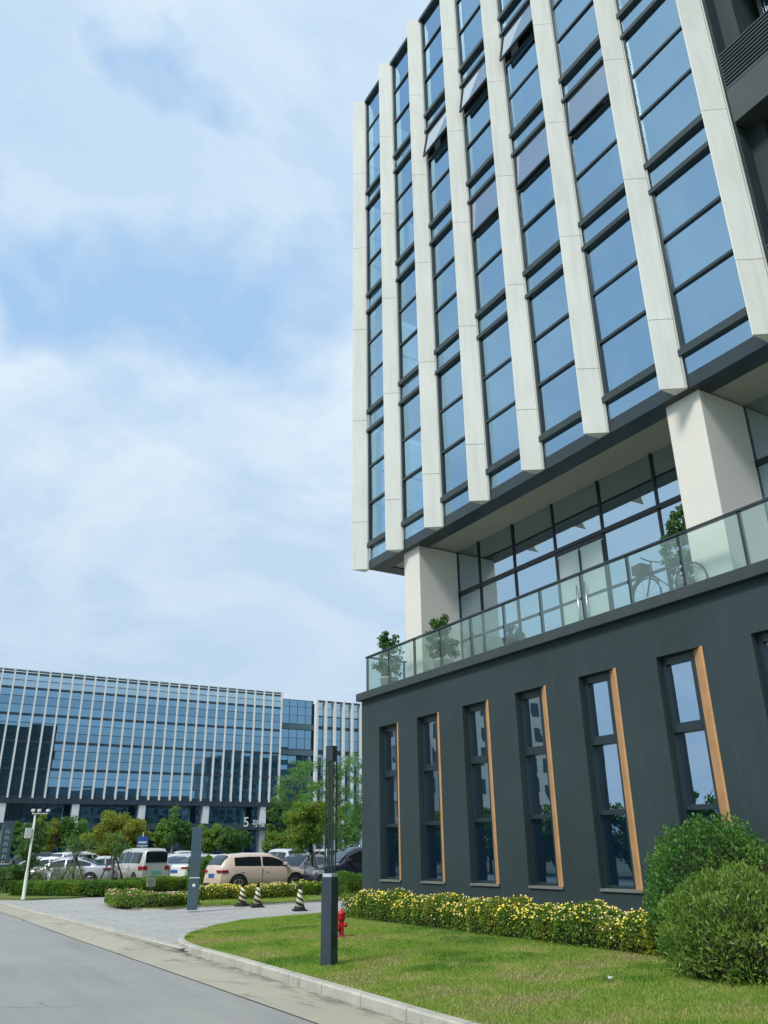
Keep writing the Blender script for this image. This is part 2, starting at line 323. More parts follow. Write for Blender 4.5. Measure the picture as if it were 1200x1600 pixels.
def groundmat(name, kind):
    m = bpy.data.materials.new(name); m.use_nodes = True; t = NT(m.node_tree)
    p = t.n('ShaderNodeBsdfPrincipled'); o = t.n('ShaderNodeOutputMaterial'); t.l(p.outputs[0], o.inputs[0]); g = t.n('ShaderNodeNewGeometry'); P = g.outputs['Position']
    p.inputs['Specular IOR Level'].default_value = 0.3
    def bump(h, st, d):
        bn = t.n('ShaderNodeBump'); bn.inputs['Strength'].default_value = st; bn.inputs['Distance'].default_value = d; t.l(h, bn.inputs['Height']); t.l(bn.outputs[0], p.inputs['Normal'])
    if kind == 'asphalt':
        big = t.noise(P, 0.35, 6, 0.6, 0.5); fine = t.noise(P, 90, 3, 0.7)
        c = t.mix(t.ramp(big, (0.35, 0), (0.7, 1)), (0.36, 0.37, 0.35), (0.43, 0.435, 0.41))
        mpn = t.n('ShaderNodeMapping'); mpn.inputs['Scale'].default_value = (2.2, 0.18, 1); t.l(P, mpn.inputs[0])
        c = t.mix(t.ramp(t.noise(mpn.outputs[0], 1.0, 5, 0.6), (0.48, 0), (0.72, 0.35)), c, (0.20, 0.21, 0.205))
        c = t.mix(t.ramp(fine, (0.35, 0.75), (0.62, 0.0)), c, (0.12, 0.125, 0.125)); c = t.mix(t.ramp(t.noise(P, 28, 4, .8), (.60, 0), (.70, .45)), c, (.55, .55, .52)); p.inputs['Roughness'].default_value = 0.85
        st = t.ramp(t.noise(P, 2.1, 4, 0.7), (0.66, 0), (0.78, 0.5)); c = t.mix(st, c, (0.33, 0.335, 0.32))
        vo = t.n('ShaderNodeTexVoronoi', feature='DISTANCE_TO_EDGE'); vo.inputs['Scale'].default_value = 0.33
        wv = t.n('ShaderNodeVectorMath', operation='ADD'); t.l(P, wv.inputs[0]); nn = t.n('ShaderNodeTexNoise'); nn.inputs['Scale'].default_value = 1.2; t.l(P, nn.inputs['Vector']); t.l(nn.outputs['Color'], wv.inputs[1]); t.l(wv.outputs[0], vo.inputs['Vector'])
        cr = t.math('MULTIPLY', t.ramp(vo.outputs['Distance'], (0.0, 1), (0.006, 0)), t.ramp(t.noise(P, 0.5, 2, 0.5), (0.56, 0), (0.62, 1)))
        c = t.mix(t.math('MULTIPLY', cr, 0.6), c, (0.07, 0.075, 0.08))
        bump(fine, 0.35, 0.01)
    elif kind == 'concrete':
        big = t.noise(P, 0.8, 6, 0.65, 0.4)
        c = t.mix(t.ramp(big, (0.35, 0), (0.7, 1)), (0.47, 0.44, 0.345), (0.375, 0.36, 0.29))
        mpn = t.n('ShaderNodeMapping'); mpn.inputs['Scale'].default_value = (1.2, 0.5, 1); t.l(P, mpn.inputs[0])
        s = t.ramp(t.noise(mpn.outputs[0], 1.6, 6, 0.7, 0.8), (0.55, 0), (0.68, 0.8)); c = t.mix(s, c, (0.15, 0.145, 0.115))
        # expansion joints every 4 m along the road, dirt gathered at the kerb foot
        sp = t.n('ShaderNodeSeparateXYZ'); t.l(P, sp.inputs[0])
        ed = t.math('DIVIDE', t.math('SUBTRACT', sp.outputs[0], 4.72), 0.33, True)
        m3 = t.n('ShaderNodeMapping'); m3.inputs['Scale'].default_value = (2.5, 0.7, 1); t.l(P, m3.inputs[0])
        dm = t.math('MULTIPLY', t.math('POWER', ed, 1.6), t.ramp(t.noise(m3.outputs[0], 2.4, 7, .75), (.42, 0), (.56, 1)))
        c = t.mix(t.math('MULTIPLY', dm, .85), c, (.10, .095, .07))
        fr = t.math('FRACT', t.math('DIVIDE', sp.outputs[1], 4.0)); jj = t.math('LESS_THAN', fr, 0.004)
        c = t.mix(t.math('MULTIPLY', jj, 0.7), c, (0.1, 0.1, 0.09))
        c = t.mix(t.ramp(t.noise(P, 70, 3, 0.7), (0.3, 0.35), (0.7, 0)), c, (0.22, 0.21, 0.17)); p.inputs['Roughness'].default_value = 0.85; bump(t.noise(P, 60, 4, .6), 0.3, 0.01)
    elif kind == 'slabs':
        br = t.n('ShaderNodeTexBrick'); br.inputs['Scale'].default_value = 1.0; br.inputs['Brick Width'].default_value = 0.9; br.inputs['Row Height'].default_value = 0.6
        br.inputs['Mortar Size'].default_value = 0.02; br.inputs['Color1'].default_value = (0.37, 0.37, 0.35, 1); br.inputs['Color2'].default_value = (0.45, 0.445, 0.415, 1); br.inputs['Mortar'].default_value = (0.22, 0.22, 0.20, 1); br.inputs['Bias'].default_value = 0.1
        t.l(P, br.inputs['Vector'])
        c = t.mix(t.ramp(t.noise(P, 0.7, 6, 0.6), (0.4, 0), (0.7, 0.4)), br.outputs[0], (0.48, 0.46, 0.42))
        c = t.mix(t.ramp(t.noise(P, 40, 3, 0.7), (0.3, 0.4), (0.7, 0)), c, (0.23, 0.23, 0.23)); p.inputs['Roughness'].default_value = 0.7
    elif kind == 'lawn':
        c = t.mix(t.ramp(t.noise(P, 0.9, 6, 0.65, 0.6), (0.40, 0), (0.62, 1)), (0.14, 0.23, 0.045), (0.24, 0.26, 0.09))
        c = t.mix(t.ramp(t.noise(P, 2.2, 5, 0.6), (0.60, 0), (0.74, 0.8)), c, (0.24, 0.19, 0.10))
        c = t.mix(t.ramp(t.noise(P, 45, 3, 0.7), (0.3, 0.7), (0.7, 0)), c, (0.035, 0.055, 0.012)); p.inputs['Roughness'].default_value = 0.95; bump(t.noise(P, 50, 4, .7), 0.8, 0.03)
    elif kind == 'earth':
        c = t.mix(t.ramp(t.noise(P, 0.05, 6, 0.6), (0.4, 0), (0.6, 1)), (0.10, 0.13, 0.05), (0.2, 0.2, 0.16)); p.inputs['Roughness'].default_value = 0.95
    elif kind == 'lot':
        c = t.mix(t.ramp(t.noise(P, 0.4, 6, 0.6), (0.4, 0), (0.6, 1)), (0.14, 0.15, 0.155), (0.10, 0.105, 0.11)); p.inputs['Roughness'].default_value = 0.9
    elif kind == 'kerb':
        c = t.mix(t.ramp(t.noise(P, 1.7, 6, 0.65), (0.35, 0), (0.65, 1)), (0.50, 0.49, 0.43), (0.37, 0.36, 0.31))
        sp = t.n('ShaderNodeSeparateXYZ'); t.l(P, sp.inputs[0]); jj = t.math('LESS_THAN', t.math('FRACT', sp.outputs[1]), 0.014)
        c = t.mix(t.math('MULTIPLY', jj, 0.8), c, (0.12, 0.12, 0.10)); p.inputs['Roughness'].default_value = 0.85; bump(t.noise(P, 35, 4, .6), 0.4, 0.015)
        c = t.mix(t.ramp(t.noise(P, 5, 5, 0.7), (0.58, 0), (0.7, 0.6)), c, (0.2, 0.195, 0.16))
    t.l(c, p.inputs['Base Color']); return m
for k in ('asphalt', 'concrete', 'slabs', 'lawn', 'earth', 'lot', 'kerb'): M['g_' + k] = groundmat('ground_' + k, k)

# ------------------------------------------------------------------ ground
def sheet(name, poly, z, m, label=None):
    b = MB(); b.quad(*[(p[0], p[1], z) for p in poly]); o = b.build(name, m, fix=False)
    bm = bmesh.new(); bm.from_mesh(o.data); bmesh.ops.triangulate(bm, faces=bm.faces); bm.normal_update()
    for f in bm.faces:
        if f.normal.z < 0: f.normal_flip()
    bm.to_mesh(o.data); bm.free(); return tag(o, label, kind='structure')
sheet('ground', [(-1500, -1500), (1500, -1500), (1500, 1500), (-1500, 1500)], -0.03, M['g_earth'])
gut = [(4.24, -30), (4.24, 8.5), (4.20, 11.7), (4.06, 20), (3.97, 29.7), (3.7, 45), (3.0, 90), (1.0, 200)]
krb = [(5.02, -30), (5.02, 7.0), (5.08, 9.7), (5.15, 13.5), (5.14, 15.6), (5.02, 19.5), (4.85, 24.5), (4.66, 29), (4.5, 34.3), (4.2, 50), (3.6, 90), (1.6, 200)]
sheet('road', [(-9, -30)] + gut + [(-14, 200)], 0.0, M['g_asphalt'])
b = MB()
def strip_between(A, B, z):
    ys = sorted(set([p[1] for p in A] + [p[1] for p in B])); fa = lambda y: np.interp(y, [p[1] for p in A], [p[0] for p in A]); fb = lambda y: np.interp(y, [p[1] for p in B], [p[0] for p in B])
    for y0, y1 in zip(ys[:-1], ys[1:]): b.quad((fa(y0), y0, z), (fb(y0), y0, z), (fb(y1), y1, z), (fa(y1), y1, z))
strip_between(gut, [(p[0] + 0.03, p[1]) for p in krb], 0.004)
tag(b.build('gutter', M['g_concrete'], fix=False), kind='structure')
# a dark joint between the asphalt and the concrete strip
b = MB(); strip_between([(p[0] - 0.006, p[1]) for p in gut], [(p[0] + 0.006, p[1]) for p in gut], 0.008)
tag(b.build('joint_line', mat('joint', (0.11, 0.11, 0.10), 0.9), fix=False), kind='structure')
# pavement around the drive
dpoly = [(5.15, 13.8), (5.14, 15.6), (5.02, 19.5), (4.85, 24.5), (4.66, 29), (4.5, 34.3), (4.3, 42), (70, 44), (70, 14)]
sheet('driveway', dpoly, 0.035, M['g_slabs'])
sheet('parking_lot', [(9.2, 42), (90, 42), (90, 109), (6, 109)], 0.05, M['g_lot'])
# kerbs
def kerb(pts, wid, z0, z1, name='kerb'):
    b = MB(); n = len(pts); nrm = []
    for i in range(n):
        a = Vector(pts[max(i - 1, 0)]); c = Vector(pts[min(i + 1, n - 1)]); d = (c - a).normalized(); nrm.append(Vector((d.y, -d.x)))
    e = 0.02
    prof = [(0, z0), (0.0, z1 - e), (e, z1), (wid, z1), (wid, z0)]
    rows = [[(pts[i][0] + nrm[i].x * u, pts[i][1] + nrm[i].y * u, v) for u, v in prof] for i in range(n)]
    for i in range(n - 1):
        for j in range(len(prof) - 1): b.quad(rows[i][j], rows[i + 1][j], rows[i + 1][j + 1], rows[i][j + 1])
    b.quad(*rows[0]); b.quad(*reversed(rows[-1]))
    return tag(b.build(name, M['g_kerb']), kind='structure')
def smooth_pts(pts, k=6):
    out = []
    P_ = [Vector(p) for p in pts]
    for i in range(len(P_) - 1):
        p0 = P_[max(i - 1, 0)]; p1 = P_[i]; p2 = P_[i + 1]; p3 = P_[min(i + 2, len(P_) - 1)]
        for j in range(k):
            t_ = j / k; out.append(tuple(0.5 * ((2 * p1) + (p2 - p0) * t_ + (2 * p0 - 5 * p1 + 4 * p2 - p3) * t_ ** 2 + (3 * p1 - p0 - 3 * p2 + p3) * t_ ** 3)))
    out.append(tuple(P_[-1])); return out
lawn_edge = smooth_pts([(5.02, -30), (5.02, 0), (5.02, 7.0), (5.08, 9.7), (5.14, 13.3), (5.15, 15.2), (5.40, 16.6), (6.1, 17.8), (7.0, 18.8), (8.3, 19.45), (10.2, 19.7), (12, 19.9), (20, 20.4), (40, 20.6)])
kerb(lawn_edge[:54], 0.13, -0.02, 0.125)
kerb(smooth_pts([(5.22, 15.5), (5.15, 15.9), (5.02, 19.5), (4.85, 24.5), (4.66, 29), (4.5, 34.3), (4.35, 36.8)]), 0.15, -0.02, 0.05)
kerb(smooth_pts([(4.3, 37.2), (4.2, 50), (3.6, 90), (1.6, 200)]), 0.13, -0.02, 0.125)
def lawn_z(x, y):
    return 0.115 + 0.085 * min(max((x - 5.3) / 4.0, 0), 1)
b = MB()
inner = [(p[0] + 0.10, p[1]) if p[1] < 17 else (p[0] + 0.03, p[1] - 0.09) for p in lawn_edge]
for (x0, y0), (x1, y1) in zip(inner[:-1], inner[1:]):
    if abs(y1 - y0) < 1e-6 and abs(x1 - x0) < 1e-6: continue
    if y1 - y0 > 0.02 and x0 < 9.4:
        q = [(x0, y0), (9.4, y0), (9.4, y1), (x1, y1)]; b.quad(*[(p[0], p[1], lawn_z(*p)) for p in q])
b.quad(*[(p[0], p[1], 0.2) for p in [(9.4, -30), (11.3, -30), (11.3, 19.55), (9.4, 19.5)]])
b.quad(*[(p[0], p[1], 0.2) for p in [(11.3, 19.4), (40, 19.4), (40, 20.5), (20, 20.3), (12, 19.85), (11.3, 19.75)]])
tag(b.build('lawn', M['g_lawn'], fix=False), 'trimmed green lawn with dry patches in front of the slate wall', kind='structure')
isl = smooth_pts([G(178, 1413), G(205, 1422), G(250, 1424.5), G(301, 1421), G(380, 1418), G(440, 1414.5), G(506, 1411), (22, 27.8), (40, 28.6)])
islb = [(40, 33.5), (20, 33.0), G(300, 1399.5), G(180, 1408)]
b = MB(); b.prism(isl + islb, -0.02, 0.10); tag(b.build('verge_island', M['g_lawn']), kind='structure')
kerb([(p[0], p[1]) for p in isl], 0.02, 0.0, 0.08)
l2 = [(4.45, 37.3), G(40, 1408.5), G(110, 1406), G(150, 1402.5), G(200, 1399), G(215, 1395), G(290, 1390), G(330, 1388), (40, 52), (40, 60), (4, 60)]
b = MB(); b.prism(l2, -0.02, 0.09); tag(b.build('verge', M['g_lawn']), kind='structure')

# ------------------------------------------------------------------ the slate office tower
S = 0.6875
def cx(v): return v * S
def cz(v): return H + (v - H) * S
tower = empty('office_tower', (11.0, 19.5, 0.15))
tag(tower, 'slate and glass office tower with pale vertical fins overhanging a dark podium', 'building')
TL = Vector((11.0, 19.5, 0.15))
def tb(mb, name, m, parent=None, bevel=0.0):
    """build in world coordinates, parented to the tower (or one of its parts)"""
    root = parent or tower
    off = TL if parent is None else TL
    mb.v = [(v[0] - TL.x, v[1] - TL.y, v[2] - TL.z) for v in mb.v]
    return mb.build(name, m, root, bevel)
def cb(mb, x0, x1, y0, y1, z0, z1): return mb.box(cx(x0), cx(x1), y0 * S, y1 * S, cz(z0), cz(z1))
BX = 48.0         # far side (cal units)
RE = [25.62, 22.98, 20.24, 17.55, 14.82, 12.08, 9.38, 6.66, 3.94, 1.22, -1.5]
WW, ZS, ZT, DEP, SPL = 1.38, 0.63, 5.93, 0.25, 0.39
wl = MB(); W0 = cx(16.0)
yl = 28.33
for r in RE:
    l = r + WW
    wl.quad((W0, l * S, -0.1), (W0, yl * S, -0.1), (W0, yl * S, cz(7.1)), (W0, l * S, cz(7.1)))
    wl.quad((W0, r * S, -0.1), (W0, l * S, -0.1), (W0, l * S, cz(ZS)), (W0, r * S, cz(ZS)))
    wl.quad((W0, r * S, cz(ZT)), (W0, l * S, cz(ZT)), (W0, l * S, cz(7.1)), (W0, r * S, cz(7.1)))
    W1 = cx(16 + DEP)
    wl.quad((W0, l * S, cz(ZS)), (W1, l * S, cz(ZS)), (W1, l * S, cz(ZT)), (W0, l * S, cz(ZT)))       # far reveal
    wl.quad((W0, r * S, cz(ZT)), (W0, l * S, cz(ZT)), (W1, l * S, cz(ZT)), (W1, (r + SPL) * S, cz(ZT)))     # head
    yl = r
wl.quad((W0, -40, -0.1), (W0, yl * S, -0.1), (W0, yl * S, cz(7.1)), (W0, -40, cz(7.1)))
wl.quad((W0, 28.33 * S, -0.1), (cx(BX), 28.33 * S, -0.1), (cx(BX), 28.33 * S, cz(7.1)), (W0, 28.33 * S, cz(7.1)))
wl.quad((W0, -40, cz(7.1)), (cx(BX), -40, cz(7.1)), (cx(BX), 28.33 * S, cz(7.1)), (W0, 28.33 * S, cz(7.1)))
# recalc would flip open shells unpredictably; keep as drawn
wl.v = [(v[0] - TL.x, v[1] - TL.y, v[2] - TL.z) for v in wl.v]
wl.build('podium_wall', M['wall'], tower, fix=False)
for i, r in enumerate(RE):
    l = r + WW; yi = r + SPL                       # glass spans yi..l at depth DEP
    g = MB(); xg = 16 + DEP
    zs = [(4.22, 5.86), (2.47, 4.12), (0.70, 2.38)]
    for k, (z0, z1) in enumerate(zs):
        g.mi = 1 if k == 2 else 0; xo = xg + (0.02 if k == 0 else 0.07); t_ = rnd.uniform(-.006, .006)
        g.quad((cx(xo + t_), (yi + .02) * S, cz(z0)), (cx(xo), (l - .02) * S, cz(z0)), (cx(xo + t_), (l - .02) * S, cz(z1)), (cx(xo), (yi + .02) * S, cz(z1)))
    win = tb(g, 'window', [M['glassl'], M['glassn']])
    f = MB()
    cb(f, xg - .06, xg + .14, yi, yi + .07, ZS, ZT); cb(f, xg - .06, xg + .14, l - .05, l, ZS, ZT)
    cb(f, xg - .055, xg + .135, yi + .07, l - .05, ZT - .12, ZT); cb(f, xg - .055, xg + .135, yi + .07, l - .05, ZS, ZS + .09)
    cb(f, xg - .07, xg + .13, yi + .07, l - .05, 4.10, 4.24); cb(f, xg - .05, xg + .13, yi + .07, l - .05, 2.36, 2.48)
    # opening sash of the top light
    for (a0, a1, b0, b1) in ((yi + .07, yi + .13, 4.24, ZT - .12), (l - .11, l - .05, 4.24, ZT - .12), (yi + .13, l - .11, 4.24, 4.32), (yi + .13, l - .11, ZT - .20, ZT - .12)):
        cb(f, xg - .065, xg + .03, a0, a1, b0, b1)
    tb(f, 'frame', M['dark'], win, 0.004)
    j = MB(); e0 = 0.012
    j.prism([(cx(16) - e0, (r) * S - 0.01), (cx(16) - e0, r * S + 0.028), (cx(xg) - 0.045, yi * S), (cx(xg) + 0.06, yi * S), (cx(xg) + 0.06, yi * S - 0.03), (cx(16) + 0.02, (r) * S - 0.01)], cz(ZS) + 0.012, cz(ZT))
    tb(j, 'jamb_panel', M['jamb'], win)
    sl = MB(); sl.prism([(cx(16) - 0.03, r * S - 0.01), (cx(16) - 0.03, l * S - 0.002), (cx(xg) + 0.02, l * S - 0.002), (cx(xg) + 0.02, yi * S)], cz(ZS) - 0.03, cz(ZS) + 0.012)
    tb(sl, 'sill', M['sill'], win)
    if i in (1, 2, 3, 4, 5):
        c_ = MB(); y = yi
        while y < l: 
            c_.quad((cx(xg + .5), y * S, cz(0.6)), (cx(xg + .42), (y + .08) * S, cz(0.6)), (cx(xg + .42), (y + .08) * S, cz(2.35)), (cx(xg + .5), y * S, cz(2.35))); c_.quad((cx(xg + .42), (y + .08) * S, cz(0.6)), (cx(xg + .5), (y + .16) * S, cz(0.6)), (cx(xg + .5), (y + .16) * S, cz(2.35)), (cx(xg + .42), (y + .08) * S, cz(2.35))); y += .16
        tb(c_, 'curtain', M['bluecurt'], win)
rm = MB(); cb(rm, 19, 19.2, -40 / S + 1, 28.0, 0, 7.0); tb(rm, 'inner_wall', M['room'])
cp = MB(); cb(cp, 15.82, 17.2, -58, 28.5, 7.1, 7.40); cb(cp, 17.2, BX, 27.3, 28.5, 7.1, 7.4)
tb(cp, 'coping', M['coping'], None, 0.012)
cp = MB(); cb(cp, 17.2, BX, -58, 27.3, 7.12, 7.3); tb(cp, 'terrace_floor', mat('terrace_paving', (0.3, 0.3, 0.28), 0.8))
# glass railing
rl = MB(); cb(rl, 16.13, 16.27, -58, 28.27, 8.84, 8.90); cb(rl, 16.27, BX, 28.13, 28.27, 8.84, 8.90)
rail = tb(rl, 'glass_railing', M['dark'], None, 0.004)
ys = [28.2 - 1.76 * k for k in range(22)]
for k, y in enumerate(ys):
    p = MB(); cb(p, 16.16, 16.24, y - .035, y + .035, 7.395, 8.845); tb(p, 'post', M['dark'], rail)
    if k < len(ys) - 1:
        g = MB(); g.quad(*[(cx(16.14), a_ * S, cz(c_)) for a_, c_ in ((y - 1.76 + .05, 7.43), (y - .05, 7.43), (y - .05, 8.80), (y - 1.76 + .05, 8.80))]); tb(g, 'glass_panel', M['rail_glass'], rail)
for k in range(4):
    x = 16.2 + 1.76 * (k + 1); p = MB(); cb(p, x - .035, x + .035, 28.16, 28.24, 7.395, 8.845); tb(p, 'post', M['dark'], rail)
    g = MB(); g.quad(*[(cx(a_), 28.25 * S, cz(c_)) for a_, c_ in ((x - 1.76 + .05, 7.43), (x - .05, 7.43), (x - .05, 8.80), (x - 1.76 + .05, 8.80))]); tb(g, 'glass_panel', M['rail_glass'], rail)
# columns
SOF = 12.85
for y0 in (25.1, 11.45, -2.2, -15.85):
    c_ = MB(); cb(c_, 16.82, 18.68, y0, y0 + 1.12, 7.3, SOF + .01); tb(c_, 'column', M['col'], None, 0.012)
# soffit and fascia
YE = 28.66
s1 = MB(); cb(s1, 16.57, 17.28, -58, YE, SOF, SOF + .42); cb(s1, 17.28, BX, 27.9, YE, SOF, SOF + .42); tb(s1, 'fascia', M['dark'], None, 0.006)
s1 = MB(); cb(s1, 17.28, BX, -58, 27.9, SOF + .06, SOF + .3); tb(s1, 'soffit', M['soffit'])
# lobby glazing on the terrace
xg = 18.74; YG = 25.45
muls = [25.45, 23.7, 21.6, 19.4, 17.15, 14.85, 12.6, 10.3, 8.0, 5.7, 3.4, 1.1, -1.2, -3.5]
g = MB()
DOOR = (16.9, 18.9)
for a, b_ in zip(muls[:-1], muls[1:]):
    for (z0, z1) in ((7.3, 9.15), (9.15, 11.08), (11.08, SOF + .06)):
        if abs(a - 19.4) < .01 and z1 < 11: continue
        t_ = rnd.uniform(-.008, .008); t2 = rnd.uniform(-.006, .006)
        g.quad((cx(xg) + t_, b_ * S, cz(z0)), (cx(xg), a * S, cz(z0)), (cx(xg) + t2, a * S, cz(z1)), (cx(xg) + t_ + t2, b_ * S, cz(z1)))
for k in range(5):
    g.quad((cx(xg + 2.2 * k), YG * S, cz(7.3)), (cx(xg + 2.2 * k + 2.2), YG * S, cz(7.3)), (cx(xg + 2.2 * k + 2.2), YG * S, cz(SOF)), (cx(xg + 2.2 * k), YG * S, cz(SOF)))
lob = tb(g, 'lobby_glazing', M['glasst'])
f = MB()
for y in muls: cb(f, xg - .05, xg + .12, y - .035, y + .035, 7.3, SOF + .05)
cb(f, xg - .09, xg + .10, -40, 25.7, 11.02, 11.15); cb(f, xg - .055, xg + .1, -40, YG, 9.12, 9.19); cb(f, xg - .055, xg + .1, -40, YG, 7.31, 7.45)
cb(f, xg - .02, xg + 3, YG - .03, YG + .05, 11.03, 11.13)
tb(f, 'lobby_frame', M['darker'], lob)
f = MB(); f.tube([(cx(xg) + .12, YG * S + .12, cz(7.3)), (cx(xg) + .12, YG * S + .12, cz(11.6))], 0.035); tb(f, 'drainpipe', M['steel'], lob)
d = MB(); d.box(cx(xg) - .02, cx(xg), 17.2 * S, 18.24 * S, cz(7.32), cz(10.88)); d.box(cx(xg) - .02, cx(xg), 18.30 * S, 19.34 * S, cz(7.32), cz(10.88)); door = tb(d, 'entrance_door', M['frost'])
d = MB()
for y in (17.2, 18.27, 19.34): d.box(cx(xg) - .05, cx(xg) + .02, y * S - .02, y * S + .02, cz(7.3), cz(10.8))
d.box(cx(xg) - .048, cx(xg) + .02, 17.2 * S, 19.34 * S, cz(10.88), cz(11.0)); tb(d, 'door_frame', M['darker'], door)
for y in (18.08, 18.46):
    d = MB(); d.tube([(cx(xg) - .1, y * S, cz(7.7)), (cx(xg) - .1, y * S, cz(9.6))], 0.022); tb(d, 'door_handle', M['steel'], door)
# interior of the lobby: core and ceiling lamps are hidden by reflections; a back wall gives depth
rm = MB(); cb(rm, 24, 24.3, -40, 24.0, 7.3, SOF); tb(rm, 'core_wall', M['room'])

# fins, glazing
FY = [29.08 - 2.845 * k for k in range(8)]
ZB, ZTOP = 12.86, 41.05
JZ = [15.1, 20.25, 25.4, 30.5, 35.65]
def fin(y):
    b = MB(); poly = [(cx(15.95), y * S), (cx(15.95), (y - .03) * S), (cx(16.48), (y - .405) * S), (cx(16.60), (y - .405) * S), (cx(16.60), y * S)]
    core = [(cx(15.97), y * S - .01), (cx(16.48), (y - .38) * S), (cx(16.59), (y - .38) * S), (cx(16.60), y * S - .01)]
    zz_ = [ZB] + JZ + [ZTOP]
    b.mi = 0
    for a, c in zip(zz_[:-1], zz_[1:]): b.prism(poly, cz(a) + 0.007, cz(c) - 0.007)
    b.mi = 1; b.prism(core, cz(ZB) + .02, cz(ZTOP) - .02)
    # folded metal return beside the panel
    b.mi = 0; b.prism([(cx(16.50), (y - .425) * S), (cx(16.50), (y - .445) * S), (cx(16.55), (y - .445) * S), (cx(16.55), (y - .425) * S)], cz(ZB) + .01, cz(ZTOP) - .01)
    tb(b, 'fin', [M['fin'], M['findark']])
for y in FY: fin(y)
FLO = [14.0, 20.72, 27.44, 34.2, 40.95]
gx = 16.60
OPEN = {(3, 2): 10, (4, 2): 9, (5, 2): 10, (4, 1): 3, (5, 1): 3.5, (6, 1): 4, (7, 2): 0}
bays = [(FY[k + 1], FY[k] - .45) for k in range(7)]
def pane(g, ya, yb, z0, z1, mb_):
    t1 = rnd.uniform(-.012, .012); t2 = rnd.uniform(-.012, .012); x = cx(gx)
    mb_.quad((x + t1, ya * S, cz(z0)), (x, yb * S, cz(z0)), (x + t2, yb * S, cz(z1)), (x + t1 + t2, ya * S, cz(z1)))
for bi, (ya, yb) in enumerate(bays, 1):
    # lower strip
    for k, z0 in enumerate([13.0] + [v - 1.0 for v in FLO[1:4]]):
        z1 = FLO[k] - .14
        mb_ = MB(); pane(None, ya, yb, z0 + .0, z1, mb_); tb(mb_, 'spandrel_window', M['glass'])
    for fl in range(4):
        zb = FLO[fl] + .14; zt = FLO[fl + 1] - 1.12 if fl < 3 else FLO[4] - .1
        h = (zt - zb) / 3
        ang = OPEN.get((bi, fl), 0)
        mb_ = MB()
        for k in range(2 if ang else 3): pane(None, ya, yb, zb + k * h, zb + (k + 1) * h, mb_)
        wn = tb(mb_, 'window', M['glass'])
        f = MB()
        for k in (1, 2): cb(f, gx - .07, gx + .05, ya, yb, zb + k * h - .045, zb + k * h + .045)
        cb(f, gx - .07, gx + .05, yb - .09, yb, zb, zb + h - .045); cb(f, gx - .07, gx + .05, yb - .09, yb, zb + h + .045, zb + 2 * h - .045); cb(f, gx - .07, gx + .05, yb - .09, yb, zb + 2 * h + .045, zt)
        tb(f, 'window_frame', M['dark'], wn)
        if ang:
            a = R(ang); x0 = cx(gx) - .03; zh = cz(zt) - .02; L = h * S - .05
            p0 = (x0, zh); p1 = (x0 - math.sin(a) * L, zh - math.cos(a) * L)
            s_ = MB(); s_.quad((p0[0], ya * S + .05, p0[1]), (p0[0], yb * S - .09, p0[1]), (p1[0], yb * S - .09, p1[1]), (p1[0], ya * S + .05, p1[1]))
            sash = tb(s_, 'open_sash', M['glass_pale'], wn)
            s_ = MB()
            nx, nz = math.cos(a) * .03, -math.sin(a) * .03
            for (yy0, yy1, u0, u1) in ((ya * S + .01, ya * S + .05, 0, 1), (yb * S - .09, yb * S - .06, 0, 1), (ya * S + .05, yb * S - .09, .95, 1)):
                q = [(p0[0] + (p1[0] - p0[0]) * u, p0[1] + (p1[1] - p0[1]) * u) for u in (u0, u1)]
                P8 = []
                for yy in (yy0, yy1):
                    P8 += [(q[0][0] - nx, yy, q[0][1] - nz), (q[1][0] - nx, yy, q[1][1] - nz), (q[1][0] + nx, yy, q[1][1] + nz), (q[0][0] + nx, yy, q[0][1] + nz)]
                b0 = len(s_.v); s_.v += P8
                for fc in ((0, 1, 2, 3), (7, 6, 5, 4), (0, 4, 5, 1), (1, 5, 6, 2), (2, 6, 7, 3), (3, 7, 4, 0)): s_.f.append(tuple(b0 + q_ for q_ in fc)); s_.m.append(0); s_.sm.append(False)
            tb(s_, 'sash_frame', M['darker'], wn)
        if rnd.random() < 0.75:
            c_ = MB(); w_ = rnd.uniform(.3, .9); y1 = yb - .16; y0 = y1 - w_ if rnd.random() < .7 else ya + .1; y = y0
            while y < min(y0 + w_, yb - .1):
                c_.quad((cx(gx + .35), y * S, cz(zb)), (cx(gx + .27), (y + .07) * S, cz(zb)), (cx(gx + .27), (y + .07) * S, cz(zt)), (cx(gx + .35), y * S, cz(zt)))
                c_.quad((cx(gx + .27), (y + .07) * S, cz(zb)), (cx(gx + .35), (y + .14) * S, cz(zb)), (cx(gx + .35), (y + .14) * S, cz(zt)), (cx(gx + .27), (y + .07) * S, cz(zt))); y += .14
            if len(c_.v): tb(c_, 'curtain', M['curtain'], wn)
for k in range(4):
    l_ = MB(); cb(l_, 16.46, 16.66, FY[7] - .02, 28.67, FLO[k] - .14, FLO[k] + .06); cb(l_, 16.52, 16.66, FY[7] - .02, 28.67, FLO[k] + .06, FLO[k] + .14); tb(l_, 'ledge', M['ledge'])
    if k < 3:
        l_ = MB(); cb(l_, 16.46, 16.66, FY[7] - .02, 28.67, FLO[k + 1] - 1.14, FLO[k + 1] - .98); tb(l_, 'ledge', M['ledge'])
l_ = MB(); cb(l_, 16.42, 17.4, FY[7] - .42, 28.62, 40.82, 41.03); cb(l_, 17.4, BX, -58, 28.62, 40.6, 41.0); tb(l_, 'roof', M['dark'])
